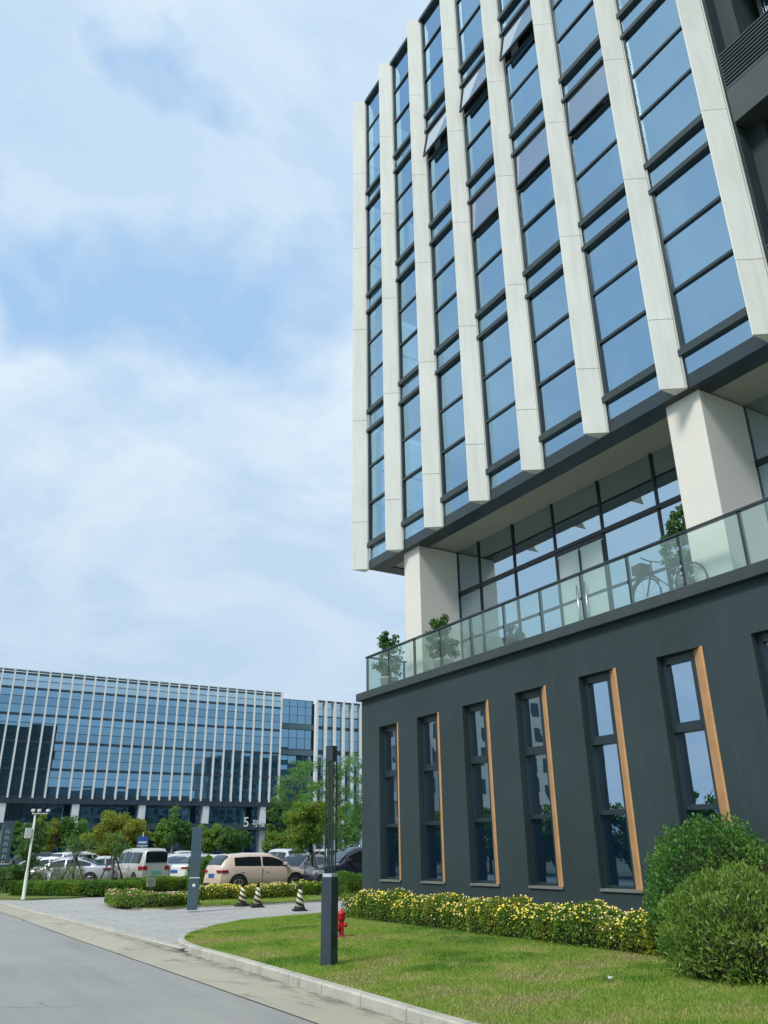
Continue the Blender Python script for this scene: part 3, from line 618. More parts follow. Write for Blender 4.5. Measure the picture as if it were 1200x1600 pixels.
# tower body behind the glass
bd = MB(); cb(bd, 20, BX, -58, 28.5, SOF + .4, 40.6)
for k in range(5): cb(bd, 16.75, 20, FY[7], 28.5, FLO[k] - .95, FLO[k] - .1) if k else None
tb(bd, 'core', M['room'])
eg = MB()
for k in range(4):
    zb = FLO[k] + .14; zt = FLO[k + 1] - 1.12 if k < 3 else FLO[4] - .1
    for x in (16.66, 18.3): eg.quad((cx(x), 28.62 * S, cz(zb)), (cx(x + 1.6), 28.62 * S, cz(zb)), (cx(x + 1.6), 28.62 * S, cz(zt)), (cx(x), 28.62 * S, cz(zt)))
tb(eg, 'end_glazing', M['rail_glass'])
fr = MB()
for x in (16.62, 18.2, 19.9): cb(fr, x, x + .1, 28.55, 28.64, SOF + .42, 40.8)
for k in range(4):
    zb = FLO[k] + .14; h = 1.8
    for j in (1, 2): cb(fr, 16.72, 18.2, 28.56, 28.63, zb + j * h, zb + j * h + .08); cb(fr, 18.3, 19.9, 28.56, 28.63, zb + j * h, zb + j * h + .08)
    for j in range(5): cb(fr, 17.0 + j * .3, 17.03 + j * .3, 28.3, 28.33, zb, zb + 1.5)
    cb(fr, 16.9, 18.4, 28.29, 28.34, zb + 1.5, zb + 1.58)
tb(fr, 'end_frame', M['dark'])
# balcony recess near the right edge
RY = FY[7] - .47
rc = MB(); cb(rc, 16.62, 17.1, RY - .02, RY + .3, SOF + .42, 41.0); cb(rc, 17.1, 19.8, RY - .5, RY + .3, SOF + .42, 41.0); tb(rc, 'recess_wall', M['wall'])
for k in range(-1, 4):
    z = 20.25 + 6.72 * (k - 0) if k >= 0 else 13.45
    bl_ = MB(); cb(bl_, 16.5, 19.9, -58, RY - .05, z - .62, z + .58); bal = tb(bl_, 'balcony', M['coping'])
    lv = MB()
    for j in range(11): cb(lv, 16.52, 16.62, -58, RY - .06, z + .68 + j * .125, z + .73 + j * .125)
    cb(lv, 16.5, 16.66, -58, RY - .06, z + .60, z + .66)
    tb(lv, 'louvre_railing', M['ledge'], bal)
    g = MB()
    for a in (RY - .9, RY - 3.4, RY - 6): g.quad((cx(18.1), (a - 2.3) * S, cz(z + .7)), (cx(18.1), a * S, cz(z + .7)), (cx(18.1), a * S, cz(z + 5.2)), (cx(18.1), (a - 2.3) * S, cz(z + 5.2)))
    tb(g, 'balcony_window', M['glass'], bal)
    g = MB(); cb(g, 18.02, 18.15, -20, RY - .5, z + 3.4, z + 3.55)
    for a in (RY - .75, RY - 3.3, RY - 5.9): cb(g, 18.0, 18.16, a - .12, a, z + .6, z + 5.3)
    tb(g, 'balcony_frame', M['darker'], bal)

# ------------------------------------------------------------------ distant office block
FBY = 110.0
far = empty('glass_office_block', (30, FBY, 0)); tag(far, 'long blue glass office block with thin white fins behind the parking lot', 'building')
def fb(mb, name, m, parent=None, bevel=0.0):
    mb.v = [(v[0] - 30, v[1] - FBY, v[2]) for v in mb.v]; return mb.build(name, m, parent or far, bevel)
FX = [10.70 - 2.804 + 1.402 * k for k in range(30)]; FX = [x for x in FX if x < 49]
FX1 = FX[-1]
for x in FX:
    b = MB(); b.box(x - .09, x + .09, FBY - .30, FBY + .05, 7.95, 23.3); fb(b, 'fin', M['finf'])
fl_ = [8.1 + 3.22 * k for k in range(5)]
def farpanes(x0, x1, zs, y=FBY, tilt=.0025):
    b = MB()
    for z0, z1 in zs:
        a, c = rnd.uniform(-tilt, tilt), rnd.uniform(-tilt, tilt)
        b.quad((x0, y + a, z0), (x1, y, z0), (x1, y + c, z1), (x0, y + a + c, z1))
    return b
for k, (x0, x1) in enumerate(zip(FX[:-1], FX[1:])):
    zs = []
    for z in fl_[:4]: zs += [(z + .16, z + 1.15), (z + 1.2, z + 2.2), (z + 2.25, z + 3.06)]
    b = farpanes(x0 + .11, x1 - .11, zs); gz = fb(b, 'glazing', M['glassf'])
    b = farpanes(x0 + .11, x1 - .11, [(21.05, 21.9), (21.95, 22.6)]); fb(b, 'parapet_glazing', M['glassp'])
b = MB(); b.box(FX[0], FX1, FBY + .02, FBY + 1, 8.0, 21.0)
for z in fl_: b.box(FX[0], FX1, FBY - .08, FBY + .02, z - .14, z + .13)
for z in fl_[:4]:
    b.box(FX[0], FX1, FBY - .04, FBY + .02, z + 1.14, z + 1.21); b.box(FX[0], FX1, FBY - .04, FBY + .02, z + 2.19, z + 2.26)
fb(b, 'spandrel', M['spandf'])
b = MB(); b.box(FX[0] - .2, FX1 + .2, FBY - .12, FBY + .2, 23.0, 23.2); b.box(FX[0], FX1, FBY - .06, FBY + .04, 21.88, 21.96); b.box(FX[0], FX1, FBY + .3, FBY + .5, 21.0, 22.95); fb(b, 'parapet', M['greenf'])
b = MB(); b.box(FX[0] - 2, FX1, FBY - .2, FBY + 18, 7.35, 7.94); b.box(FX[0] - 2, FX1, FBY + 1, FBY + 18, 7.94, 22.9); fb(b, 'body', M['spandf'])
b = MB()
for k in range(36): 
    x = 4.6 + 1.4 * k
    if x > 47.6: break
    for z0, z1 in ((5.2, 6.2), (6.25, 7.3), (0.1, 2.2), (2.25, 4.3)):
        b.quad((x + .04, FBY + 3 + rnd.uniform(-.01, .01), z0), (x + 1.36, FBY + 3, z0), (x + 1.36, FBY + 3, z1), (x + .04, FBY + 3, z1))
fb(b, 'recessed_glazing', M['glassf'])
b = MB(); b.box(2, 49, FBY + 3.05, FBY + 4, 0, 7.3); fb(b, 'recess_frame', M['spandf'])
for x in (5.0, 13.1, 21.5, 29.7, 38.2, 46.4):
    b = MB(); b.box(x - .42, x + .42, FBY - .1, FBY + .8, 0, 7.35); fb(b, 'column', M['finf'])
b = MB(); b.box(0, 62, FBY - 1.8, FBY + 2.9, 4.35, 5.12); fb(b, 'canopy', mat('canopy_metal', (.03, .06, .07), .5))
# stair bay and right wing
XA, XB = FX1 + .3, 54.1
zs = [(19.0, 20.2), (20.25, 21.4), (21.45, 22.4), (15.4, 16.9), (16.95, 18.1), (11.7, 13.1), (13.15, 14.4), (8.0, 9.5), (9.55, 10.8), (5.2, 7.1), (.2, 2.2), (2.3, 4.3)]
n_ = 4
for i in range(n_):
    x0 = XA + (XB - XA) * i / n_; x1 = XA + (XB - XA) * (i + 1) / n_
    for zg in (zs[:3], zs[3:5], zs[5:7], zs[7:9], zs[9:10], zs[10:]): fb(farpanes(x0 + .04, x1 - .04, zg, FBY + .6, .02), 'stair_glazing', M['glassf'])

b = MB(); b.box(XA - .3, XB, FBY + .66, FBY + 12, 0, 22.5); fb(b, 'stair_body', M['spandf'])
for z in (18.15, 14.5, 10.9, 7.2):
    b = MB(); b.box(XA - .2, XB, FBY + .3, FBY + .64, z, z + .75); fb(b, 'green_band', M['greenf'])
GX = [54.2 + 1.5 * k for k in range(14)]
for x in GX:
    b = MB(); b.box(x - .17, x + .17, FBY - .6, FBY + .1, 0.1, 22.6); fb(b, 'wing_fin', M['finf'])
for x0, x1 in zip(GX[:-1], GX[1:]):
    for z in (0.5, 4.2, 7.9, 11.5, 15.1): fb(farpanes(x0 + .17, x1 - .17, [(z + .25, z + 1.7), (z + 1.75, z + 3.2)]), 'wing_glazing', M['glassf'])
    fb(farpanes(x0 + .17, x1 - .17, [(18.8, 20.1)]), 'wing_glazing', M['glassf']); fb(farpanes(x0 + .17, x1 - .17, [(20.3, 21.3), (21.35, 22.2)]), 'parapet_glazing', M['glassp'])
b = MB(); b.box(GX[0], GX[-1], FBY + .02, FBY + 14, 0, 22.1); b.box(GX[0], GX[-1], FBY - .5, FBY + .02, 22.25, 22.5); fb(b, 'wing_body', M['spandf'])
# building number on the canopy
def text_mesh(s, size, loc, rot, m, name, parent=None, ext=0.03):
    cu = bpy.data.curves.new(name, 'FONT'); cu.body = s; cu.size = size; cu.extrude = ext; cu.align_x = 'CENTER'
    t = bpy.data.objects.new(name, cu); COL.objects.link(t)
    bpy.context.view_layer.update()
    me = bpy.data.meshes.new_from_object(t.evaluated_get(bpy.context.evaluated_depsgraph_get())); bpy.data.objects.remove(t)
    me.materials.clear(); me.materials.append(m)
    o = bpy.data.objects.new(name, me); COL.objects.link(o); o.location = loc; o.rotation_euler = rot; o.parent = parent
    return o
sg = empty('building_number_sign', (44.5, FBY - 1.9, 4.75)); tag(sg, 'white building number sign with a large 5 on the far block canopy', 'sign')
text_mesh('5', 1.75, (-1.25, 0, -0.02), (R(90), 0, 0), M['white'], 'digit', sg)
text_mesh('号楼', 1.0, (0.55, 0, 0.0), (R(90), 0, 0), M['white'], 'lettering', sg)

# ------------------------------------------------------------------ a neighbouring block across the road (seen mirrored in the podium windows)
ap = empty('apartment_block', (-44, 93, 0)); tag(ap, 'pale apartment block across the road mirrored in the narrow podium windows', 'building')
b = MB(); b.box(-11, 11, -13, 13, 0, 27); b.build('wall', mat('apartment_render', (0.55, 0.55, 0.52), 0.8, var=.1), ap)
for fl in range(8):
    b = MB()
    for k in range(9):
        y = -12 + k * 2.75
        if k % 3 != 2: b.box(10.98, 11.03, y, y + 1.5, 1.2 + fl * 3.2, 2.9 + fl * 3.2)
        x = -10 + k * 2.4; b.box(x, x + 1.3, -13.03, -12.98, 1.2 + fl * 3.2, 2.9 + fl * 3.2)
    b.build('window_row', M['spandf'], ap)
    b = MB(); b.box(11, 12.1, -6.5, -3.7, .9 + fl * 3.2, 1.9 + fl * 3.2); b.box(11, 12.1, 4.5, 7.5, .9 + fl * 3.2, 1.9 + fl * 3.2); b.build('balcony', M['white'], ap)

# ------------------------------------------------------------------ planting
def trunk_mb(h, r, lean=0.0, branches=6, spread=1.0, start=0.45, seed=0):
    q = random.Random(seed); b = MB(); pts = []; rr = []
    for i in range(7):
        t = i / 6; pts.append((lean * t + q.uniform(-.03, .03) * h * t, q.uniform(-.03, .03) * h * t, h * t)); rr.append(r * (1 - .72 * t))
    b.tube(pts, rr, 7)
    for k in range(branches):
        t = start + (1 - start) * (k + .3) / branches; p = Vector(pts[min(int(t * 6), 5)]).lerp(Vector(pts[min(int(t * 6) + 1, 6)]), t * 6 - int(t * 6)); a = q.uniform(0, 6.28)
        d = Vector((math.cos(a), math.sin(a), q.uniform(.5, 1.1))) * spread * q.uniform(.6, 1.0)
        b.tube([p, p + d * .5 + Vector((0, 0, -.05 * spread)), p + d], [r * .42, r * .26, r * .09], 5)
    return b
def crown_pts(n, blobs, clumps, cs, seed=0):
    """leaf positions: clump centres in ellipsoids, leaves gaussian around them"""
    g = np.random.default_rng(seed); wts = np.array([bl[3] * bl[4] * bl[5] for bl in blobs]); wts = wts / wts.sum()
    idx = g.choice(len(blobs), clumps, p=wts); B = np.array(blobs)[idx]
    d = g.normal(size=(clumps, 3)); d /= np.linalg.norm(d, axis=1)[:, None]; rad = g.uniform(.25, 1, clumps) ** .55
    C = B[:, :3] + d * rad[:, None] * B[:, 3:6] * .92
    k = g.integers(0, clumps, n); dd = g.normal(size=(n, 3)); dd /= np.linalg.norm(dd, axis=1)[:, None]
    P = C[k] + dd * (g.uniform(0, 1, n) ** .45)[:, None] * cs * g.uniform(.6, 1.3, clumps)[k][:, None] * np.array([1, 1, .75])
    return P
def tree(loc, label, h, blobs, n, lsize, m, tr=0.09, th=None, clumps=60, cs=0.3, name='tree', cat='tree', group=None, bark='bark', lean=0.0, asp=1.8, stakes=False, up=0.0):
    o = empty(name, loc); tag(o, label, cat, group); seed = int(abs(loc[0] * 131 + loc[1] * 17)) % 9973
    th = th or h * .75
    spread = max(bl[3] for bl in blobs)
    trunk_mb(th, tr, lean, 7, spread * .85, .4, seed).build('trunk', M[bark], o)
    quads_obj('crown', leaves(crown_pts(n, blobs, clumps, cs, seed), lsize, asp, up), M[m], o)
    if stakes:
        for a in (0.5, 2.6, 4.7):
            b = MB(); b.tube([(math.cos(a) * .75, math.sin(a) * .75, 0), (math.cos(a) * .05, math.sin(a) * .05, stakes)], .035, 6); b.build('stake', M['wood'], o)
    return o
def dome(n, c, rx, ry, rz, lump=.08, shell=.22, seed=0, zmin=-.2):
    """points near the surface of a clipped dome with lumps"""
    g = np.random.default_rng(seed); d = g.normal(size=(int(n * 1.9), 3)); d /= np.linalg.norm(d, axis=1)[:, None]; d = d[d[:, 2] > zmin][:n]
    L = 1 + lump * (np.sin(d[:, 0] * 9 + seed) * np.sin(d[:, 1] * 8 + 1) + .6 * np.sin(d[:, 2] * 13 + d[:, 0] * 7)) 
    k = 1 - g.uniform(0, 1, len(d)) ** 1.6 * shell + g.normal(size=len(d)) * .018 + (g.uniform(0, 1, len(d)) < .03) * g.uniform(0, .07, len(d))
    hole = np.sin(d[:, 0] * 15 + seed) * np.sin(d[:, 1] * 17 + 2) * np.sin(d[:, 2] * 19 + seed * 2); k = k - np.clip(hole - .25, 0, 1) * .26
    return np.array(c) + d * (L * k)[:, None] * np.array([rx, ry, rz]), d
def bush(loc, label, rx, ry, hh, n, ls, m, seed, inner=(0.02, 0.03, 0.012), asp=2, up=.3, lump=.06, name='clipped_shrub', group=None):
    o = empty(name, loc); tag(o, label, 'shrub', group)
    rz = hh * .62; c = (0, 0, hh - rz)
    P, d = dome(n, c, rx, ry, rz, lump, .26, seed, -.85); keep = P[:, 2] > .02; P, d = P[keep], d[keep]
    quads_obj('foliage', leaves(P, ls, asp, up, d * .8), M[m], o)
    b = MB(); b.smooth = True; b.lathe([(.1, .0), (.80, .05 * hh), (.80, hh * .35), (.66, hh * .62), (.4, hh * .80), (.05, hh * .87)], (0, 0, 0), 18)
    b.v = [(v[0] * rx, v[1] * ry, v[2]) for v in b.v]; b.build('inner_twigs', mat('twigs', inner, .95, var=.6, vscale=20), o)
    return o
tf = (9.02, 6.95)
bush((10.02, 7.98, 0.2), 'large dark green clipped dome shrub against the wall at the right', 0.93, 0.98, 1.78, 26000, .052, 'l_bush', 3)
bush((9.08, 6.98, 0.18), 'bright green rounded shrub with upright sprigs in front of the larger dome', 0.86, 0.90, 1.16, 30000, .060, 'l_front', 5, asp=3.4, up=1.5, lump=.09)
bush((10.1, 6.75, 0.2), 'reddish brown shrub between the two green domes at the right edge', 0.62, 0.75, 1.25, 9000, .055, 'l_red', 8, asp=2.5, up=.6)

def hedge(path, wid, hgt, label, m, n, ls, z=0.1, flowers=0, fm=('f_yel', 'f_wht', 'f_pnk'), fsize=.035, seed=1, name='hedge', lump=.06, ftop=.5, group=None, up=.4):
    """leafy block that follows a path of (x, y) points"""
    g = np.random.default_rng(seed); path = smooth_pts([p[:2] for p in path], 8) if len(path) > 2 else path; P = np.array([p[:2] for p in path], float); sl = np.linalg.norm(np.diff(P, axis=0), axis=1); cum = np.concatenate([[0], np.cumsum(sl)]); L = cum[-1]
    TN = np.gradient(P, axis=0); TN /= np.linalg.norm(TN, axis=1)[:, None]
    o = empty(name, (P[0][0], P[0][1], z)); tag(o, label, 'hedge' if name == 'hedge' else 'flower bed', group)
    def place(t, u, v):   # t along, u across -1..1, v height 0..1
        x = np.interp(t, cum, P[:, 0]); y = np.interp(t, cum, P[:, 1]); 
        dx = np.interp(t, cum, TN[:, 0]); dy = np.interp(t, cum, TN[:, 1]); nn_ = np.sqrt(dx * dx + dy * dy); dx = dx / nn_; dy = dy / nn_; ov = np.where(t < 0, t, np.where(t > L, t - L, 0)); x = x + dx * ov; y = y + dy * ov
        lm = 1 + lump * (np.sin(t * 3.1 + seed) + np.sin(t * 7.3 + u * 2) * .6 + .5 * np.sin(t * 13.7 + 2))
        return np.stack([x + dy * u * wid / 2 * lm - P[0][0], y - dx * u * wid / 2 * lm - P[0][1], v * hgt * lm], 1)
    t = g.uniform(0, L, n); s = g.uniform(0, 1, n); a = np.pi * s                       # superellipse section
    cu, su = np.cos(a), np.sin(a); e = .42
    u = np.sign(cu) * np.abs(cu) ** e; v = np.abs(su) ** e; low_ = g.uniform(0, 1, n) < .35; v = np.where(low_ & (np.abs(u) > .8), g.uniform(.03, 1, n), v)
    ends = g.uniform(0, 1, n) < min(.25, 1.2 * wid / (L + .01) * .5); t = np.where(ends, np.where(g.uniform(size=n) < .5, g.uniform(-.06, .06, n), L + g.uniform(-.06, .06, n)), t); u = np.where(ends, g.uniform(-1, 1, n), u); v = np.where(ends, g.uniform(.02, 1, n), v)
    k = 1 - g.uniform(0, 1, n) ** 2 * .22; Q = place(t, u * k, v * (.9 + .1 * k) + g.normal(size=n) * .025)
    endm = (t < .12) | (t > L - .12)
    quads_obj('foliage', leaves(Q, ls, 2.2, up), M[m], o)
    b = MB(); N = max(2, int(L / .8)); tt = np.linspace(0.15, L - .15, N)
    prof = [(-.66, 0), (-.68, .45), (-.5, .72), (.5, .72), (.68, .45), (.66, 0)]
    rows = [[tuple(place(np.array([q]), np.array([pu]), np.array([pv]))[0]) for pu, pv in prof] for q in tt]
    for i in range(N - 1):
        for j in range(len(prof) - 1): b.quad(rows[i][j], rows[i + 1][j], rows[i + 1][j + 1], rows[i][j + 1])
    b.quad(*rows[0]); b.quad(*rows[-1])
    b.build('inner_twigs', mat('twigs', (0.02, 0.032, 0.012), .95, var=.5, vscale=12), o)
    if flowers:
        t = g.uniform(0, L, flowers); a = np.pi * (g.beta(1.2, 1.2, flowers) * .8 + .1); cu, su = np.cos(a), np.sin(a)
        u = np.sign(cu) * np.abs(cu) ** e; v = np.abs(su) ** e; sidef = g.uniform(0, 1, flowers) < (1 - ftop); v = np.where(sidef & (np.abs(u) > .8), g.uniform(.35, 1, flowers), v)
        Q = place(t, u * 1.06, v * 1.04 + .015 + np.abs(g.normal(size=flowers)) * .03)
        n0 = g.normal(size=(flowers, 3)) * .5 + np.stack([-np.ones(flowers) * .5, -np.ones(flowers) * .35, np.ones(flowers) * .9], 1); n0 /= np.linalg.norm(n0, axis=1)[:, None]
        bb = g.normal(size=(flowers, 3)); bb -= (n0 * bb).sum(1)[:, None] * n0; bb /= np.linalg.norm(bb, axis=1)[:, None]; cc = np.cross(n0, bb); s_ = fsize * g.uniform(.6, 1.25, flowers)[:, None] * .5
        FQ = np.stack([Q - bb * s_ - cc * s_, Q + bb * s_ - cc * s_, Q + bb * s_ + cc * s_, Q - bb * s_ + cc * s_], 1)
        cl = (np.sin(t * 1.7 + seed) + g.normal(size=flowers) * .9); mi = np.where(cl > -.2, 0, np.where(cl > -1.2, 1, 2))
        tag(quads_obj('flowers', FQ, [M[q] for q in fm], o, mi), kind='stuff')
    return o
hedge([(10.05, 17.9), (10.0, 14.0), (9.95, 11.0), (10.0, 8.9)], 0.95, 0.49, 'long yellow and white daisy bed along the foot of the slate wall', 'l_flowerbed', 60000, .045, .19, 2100, ('f_yel', 'f_wht', 'f_yel'), .024, seed=4, name='flower_bed', lump=.12, ftop=.8)
hedge([(10.3, 18.0), (12.0, 19.6)], 0.7, 0.45, 'short daisy bed wrapping the podium corner beside the drive', 'l_flowerbed', 9000, .045, .19, 420, ('f_yel', 'f_wht', 'f_yel'), .026, seed=6, name='flower_bed')
# loose stalks sticking out of the bed
# island beds
def Gz(px, py, z=.1): return G(px, py, z)
hedge([Gz(190, 1408), Gz(200, 1415), Gz(240, 1416.5), Gz(293, 1413)], 1.1, 0.36, 'low bed of pink and cream flowers at the left tip of the verge island', 'l_flowerbed', 26000, .055, .1, 260, ('f_pnk', 'f_wht', 'f_pnk'), .035, 9, 'flower_bed')
hedge([Gz(312, 1406), Gz(400, 1404), Gz(455, 1402)], 1.3, 0.42, 'yellow and pink flower bed behind the three striped cones', 'l_flowerbed', 30000, .055, .1, 600, ('f_yel', 'f_wht', 'f_pnk'), .034, 12, 'flower_bed')
hedge([Gz(455, 1399), Gz(505, 1398)], 1.3, 0.42, 'plain green low hedge at the foot of the staked tree', 'l_hedge', 12000, .05, .1, 60, ('f_yel', 'f_wht', 'f_pnk'), .04, 13, 'hedge')
hedge([Gz(528, 1402), Gz(600, 1399)], 1.3, 0.75, 'dark green low hedge between the lamp bollard and the podium corner', 'l_hedge', 14000, .055, .1, 0, seed=14)
# hedges along the lot
hedge([Gz(38, 1397.5), Gz(90, 1398), Gz(150, 1398), Gz(208, 1396)], 1.5, 0.52, 'long bright green clipped hedge behind the white camera pole', 'l_hedge', 46000, .075, .08, 0, seed=21, lump=.035)
hedge([Gz(205, 1392.5), Gz(250, 1390), Gz(300, 1388)], 1.4, 0.52, 'dark green clipped hedge in front of the van and the white saloon', 'l_hedge', 26000, .07, .08, 0, seed=22, lump=.03)
hedge([Gz(303, 1390), Gz(325, 1390)], 1.4, 1.35, 'taller rounded green shrub beside the blue grey totem', 'l_hedge', 12000, .07, .08, 0, seed=23, lump=.12)
hedge([Gz(0, 1394), Gz(30, 1394)], 1.2, 1.0, 'dark green low hedge at the left edge near the bin', 'l_dark', 9000, .08, .08, 0, seed=24)
# ornamental reeds behind the long hedge
o = empty('reed_clump', (*Gz(88, 1392), .08)); tag(o, 'feathery pale green reeds rising behind the long hedge', 'plant')
n = 2600; q = np.random.default_rng(5); P = np.stack([q.uniform(-1.1, 1.1, n), q.uniform(-.4, .4, n), q.uniform(.2, 1.15, n) * (1 - .12 * q.uniform(size=n))], 1)
P[:, 2] *= .75 + .25 * np.cos(P[:, 0] * .8)
quads_obj('foliage', leaves(P, .25, 18, 2.2), M['reed'], o)

# trees
p = Gz(178, 1392)
def T(px, Y): x, y = PY(px, Y); return (x, y, .06)
tree(T(180, 58), 'broad clipped olive green tree standing behind the white van', 4.3, [(0, 0, 2.65, 2.05, 2.0, 1.55), (-.9, 0, 2.2, 1.3, 1.4, 1.0), (1.0, 0, 2.3, 1.2, 1.4, 1.0)], 30000, .15, 'l_olive', .13, 2.4, 130, .42)
tree((*G(487, 1391, .08), .08), 'round crowned green tree with three wooden stakes beside the dark cars', 4.0, [(-.25, 0, 2.75, 1.0, 1.0, 1.0), (-.45, 0, 2.1, .85, .85, .7), (.25, 0, 3.0, .55, .6, .6)], 22000, .085, 'l_tree', .07, 3.0, 110, .26, stakes=1.5)
tree(T(525, 48), 'tall sparse pale green tree behind the lamp bollard', 8.2, [(-1.2, 0, 5.6, 1.6, 1.4, 2.0), (1.0, 0, 5.2, 1.7, 1.4, 2.2), (0, 0, 3.2, 2.3, 1.6, 1.3)], 13000, .14, 'l_light', .10, 6.8, 110, .42, asp=3)
tree(T(458, 62), 'tall wispy pale green tree left of the lamp bollard', 9.0, [(0, 0, 6.2, 1.9, 1.6, 2.4), (.8, 0, 4.2, 2.0, 1.5, 1.6)], 10000, .15, 'l_light', .1, 7.4, 90, .45, asp=3)
tree(T(436, 86), 'dense dark green tree in front of the canopy right of the building number', 7.6, [(0, 0, 5.0, 1.5, 1.8, 2.4), (1.2, 0, 3.6, 1.6, 1.6, 1.6)], 14000, .2, 'l_dark', .16, 5, 90, .5)
tree(T(362, 88), 'small dark green tree under the far canopy right of the totem', 4.6, [(0, 0, 2.7, 2.2, 1.6, 1.5)], 9000, .2, 'l_dark', .13, 3, 60, .5)
tree(T(325, 90), 'bushy mid green tree just right of the totem', 4.8, [(0, 0, 2.9, 1.9, 1.6, 1.6)], 9000, .2, 'l_tree', .13, 3, 60, .5)
tree(T(440, 85), 'low broad green tree behind the parked cars right of centre', 4.4, [(0, 0, 2.6, 2.6, 1.8, 1.5)], 9000, .2, 'l_tree', .13, 3, 60, .5)
tree(T(548, 70), 'slim green tree nearest the podium corner in the distance', 6.2, [(0, 0, 4.0, 1.5, 1.2, 1.9), (-.6, 0, 2.6, 1.2, 1.1, 1.1)], 7000, .17, 'l_light', .1, 4.5, 70, .4)
row = [(28, 'dark conical tree', 'l_dark'), (58, 'green conical tree with pale trunk', 'l_tree'), (80, 'yellowish tree with orange brown trunk', 'l_olive'), (101, 'dark green tree with slim pale trunk', 'l_dark'), (121, 'light green pointed tree', 'l_light'), (250, 'slim green tree', 'l_tree'), (268, 'narrow light green tree', 'l_light'), (287, 'dark narrow tree', 'l_dark')]
where = ['behind the camera pole foot', 'just right of the camera pole box', 'third from left before the far block', 'left of the broad olive tree', 'touching the broad olive tree', 'right of the van roof', 'second right of the van roof', 'just left of the totem']
for i, ((px, nm, m_), wh) in enumerate(zip(row, where)):
    hh = rnd.uniform(4.6, 5.6) if px < 200 else rnd.uniform(5.2, 6.2)
    tree(T(px, 92 + rnd.uniform(-3, 3)), nm + ' ' + wh, hh, [(0, 0, hh * .60, 1.15, 1.0, hh * .26), (0, 0, hh * .80, .7, .7, hh * .18)], 5200, .2, m_, .14, hh * .7, 50, .42, group='trees in front of the far block', bark='barkp')
# young staked street trees near the lot
for px, gy, lab, tr_ in ((172, 1392, 'young bare tree held by dark stakes beside the silver saloon', 1.6), (111, 1391, 'thin young tree with crossed stakes by the pale purple car', 1.5)):
    o = empty('young_tree', (*G(px, gy, .08), .08)); tag(o, lab, 'tree'); trunk_mb(2.2, .05, .1, 8, .8, .4, px).build('trunk', M['bark'], o)
    quads_obj('crown', leaves(crown_pts(900, [(0, 0, 1.9, .9, .9, .6)], 30, .25, px), .09, 2), M['l_dark'], o)
    for a in (0.3, 2.4, 4.5):
        b = MB(); b.tube([(math.cos(a) * .8, math.sin(a) * .8, 0), (0, 0, tr_)], .035, 6); b.build('stake', M['bark'], o)
tree((*G(36, 1396, .08), .08), 'narrow dark tree right behind the camera pole', 3.4, [(0, 0, 1.9, .55, .55, 1.1)], 2500, .12, 'l_dark', .07, 2.6, 40, .25)

# grass blades on the near lawn and verges
def vnoise(x, y, sc, seed):
    g = np.random.default_rng(seed).uniform(0, 1, (64, 64)); u, v = x / sc, y / sc; i, j = np.floor(u).astype(int), np.floor(v).astype(int); fu, fv = u - i, v - j; fu = fu * fu * (3 - 2 * fu); fv = fv * fv * (3 - 2 * fv); i %= 64; j %= 64; i2, j2 = (i + 1) % 64, (j + 1) % 64
    return (g[i, j] * (1 - fu) + g[i2, j] * fu) * (1 - fv) + (g[i, j2] * (1 - fu) + g[i2, j2] * fu) * fv
def blades(name, poly_test, bounds, n, zf, h, label, wid=.009, parent=None):
    g = np.random.default_rng(33); x = g.uniform(bounds[0], bounds[1], n); y = g.uniform(bounds[2], bounds[3], n); ok = poly_test(x, y); nz = .55 * vnoise(x, y, 1.1, 2) + .3 * vnoise(x, y, .42, 3) + .15 * vnoise(x, y, .15, 4); ok &= g.uniform(0, 1, n) < np.clip(2.1 - 2.2 * nz, .40, 1); x, y, nz = x[ok], y[ok], nz[ok]; n = len(x); mi = np.where(nz + g.normal(size=n) * .09 > .70, 1, np.where(nz + g.normal(size=n) * .08 < .38, 2, 0))
    z = zf(x, y); a = g.uniform(0, 2 * np.pi, n); hh = h * g.uniform(.5, 1.3, n) * np.clip(1.5 - 1.1 * nz, .5, 1.3); dx, dy = np.cos(a) * wid / 2, np.sin(a) * wid / 2; lx, ly = g.normal(size=n) * hh * .45, g.normal(size=n) * hh * .45
    Q = np.zeros((n, 4, 3)); Q[:, 0] = np.stack([x - dx, y - dy, z], 1); Q[:, 1] = np.stack([x + dx, y + dy, z], 1); Q[:, 2] = np.stack([x + lx + dx * .3, y + ly + dy * .3, z + hh], 1); Q[:, 3] = np.stack([x + lx - dx * .3, y + ly - dy * .3, z + hh], 1)
    return tag(quads_obj(name, Q, [M['grassb'], M['grassdry'], M['grassdeep']], None, mi), label, 'grass', kind='stuff')
LEx = [p[0] for p in lawn_edge if p[1] <= 19.6]; LEy = [p[1] for p in lawn_edge if p[1] <= 19.6]
blades('grass', lambda x, y: (x > np.interp(y, LEy, LEx) + .12), (5.1, 10.3, 5.0, 19.4), 380000, lambda x, y: .115 + .085 * np.clip((x - 5.3) / 4.0, 0, 1), .034, 'short green grass of the near lawn')
ipx = [p[0] for p in isl]; ipy = [p[1] for p in isl]
i0 = G(250, 1424.5)[0]
blades('grass', lambda x, y: (x > i0) & (y > np.interp(x, ipx[-30:], ipy[-30:]) + .15), (i0, 20, 24, 30), 60000, lambda x, y: x * 0 + .1, .05, 'short green grass on the verge island behind the drive', .016)

# ------------------------------------------------------------------ street furniture
def bl(mb, name, m, parent, bevel=0.0): return mb.build(name, m, parent, bevel)
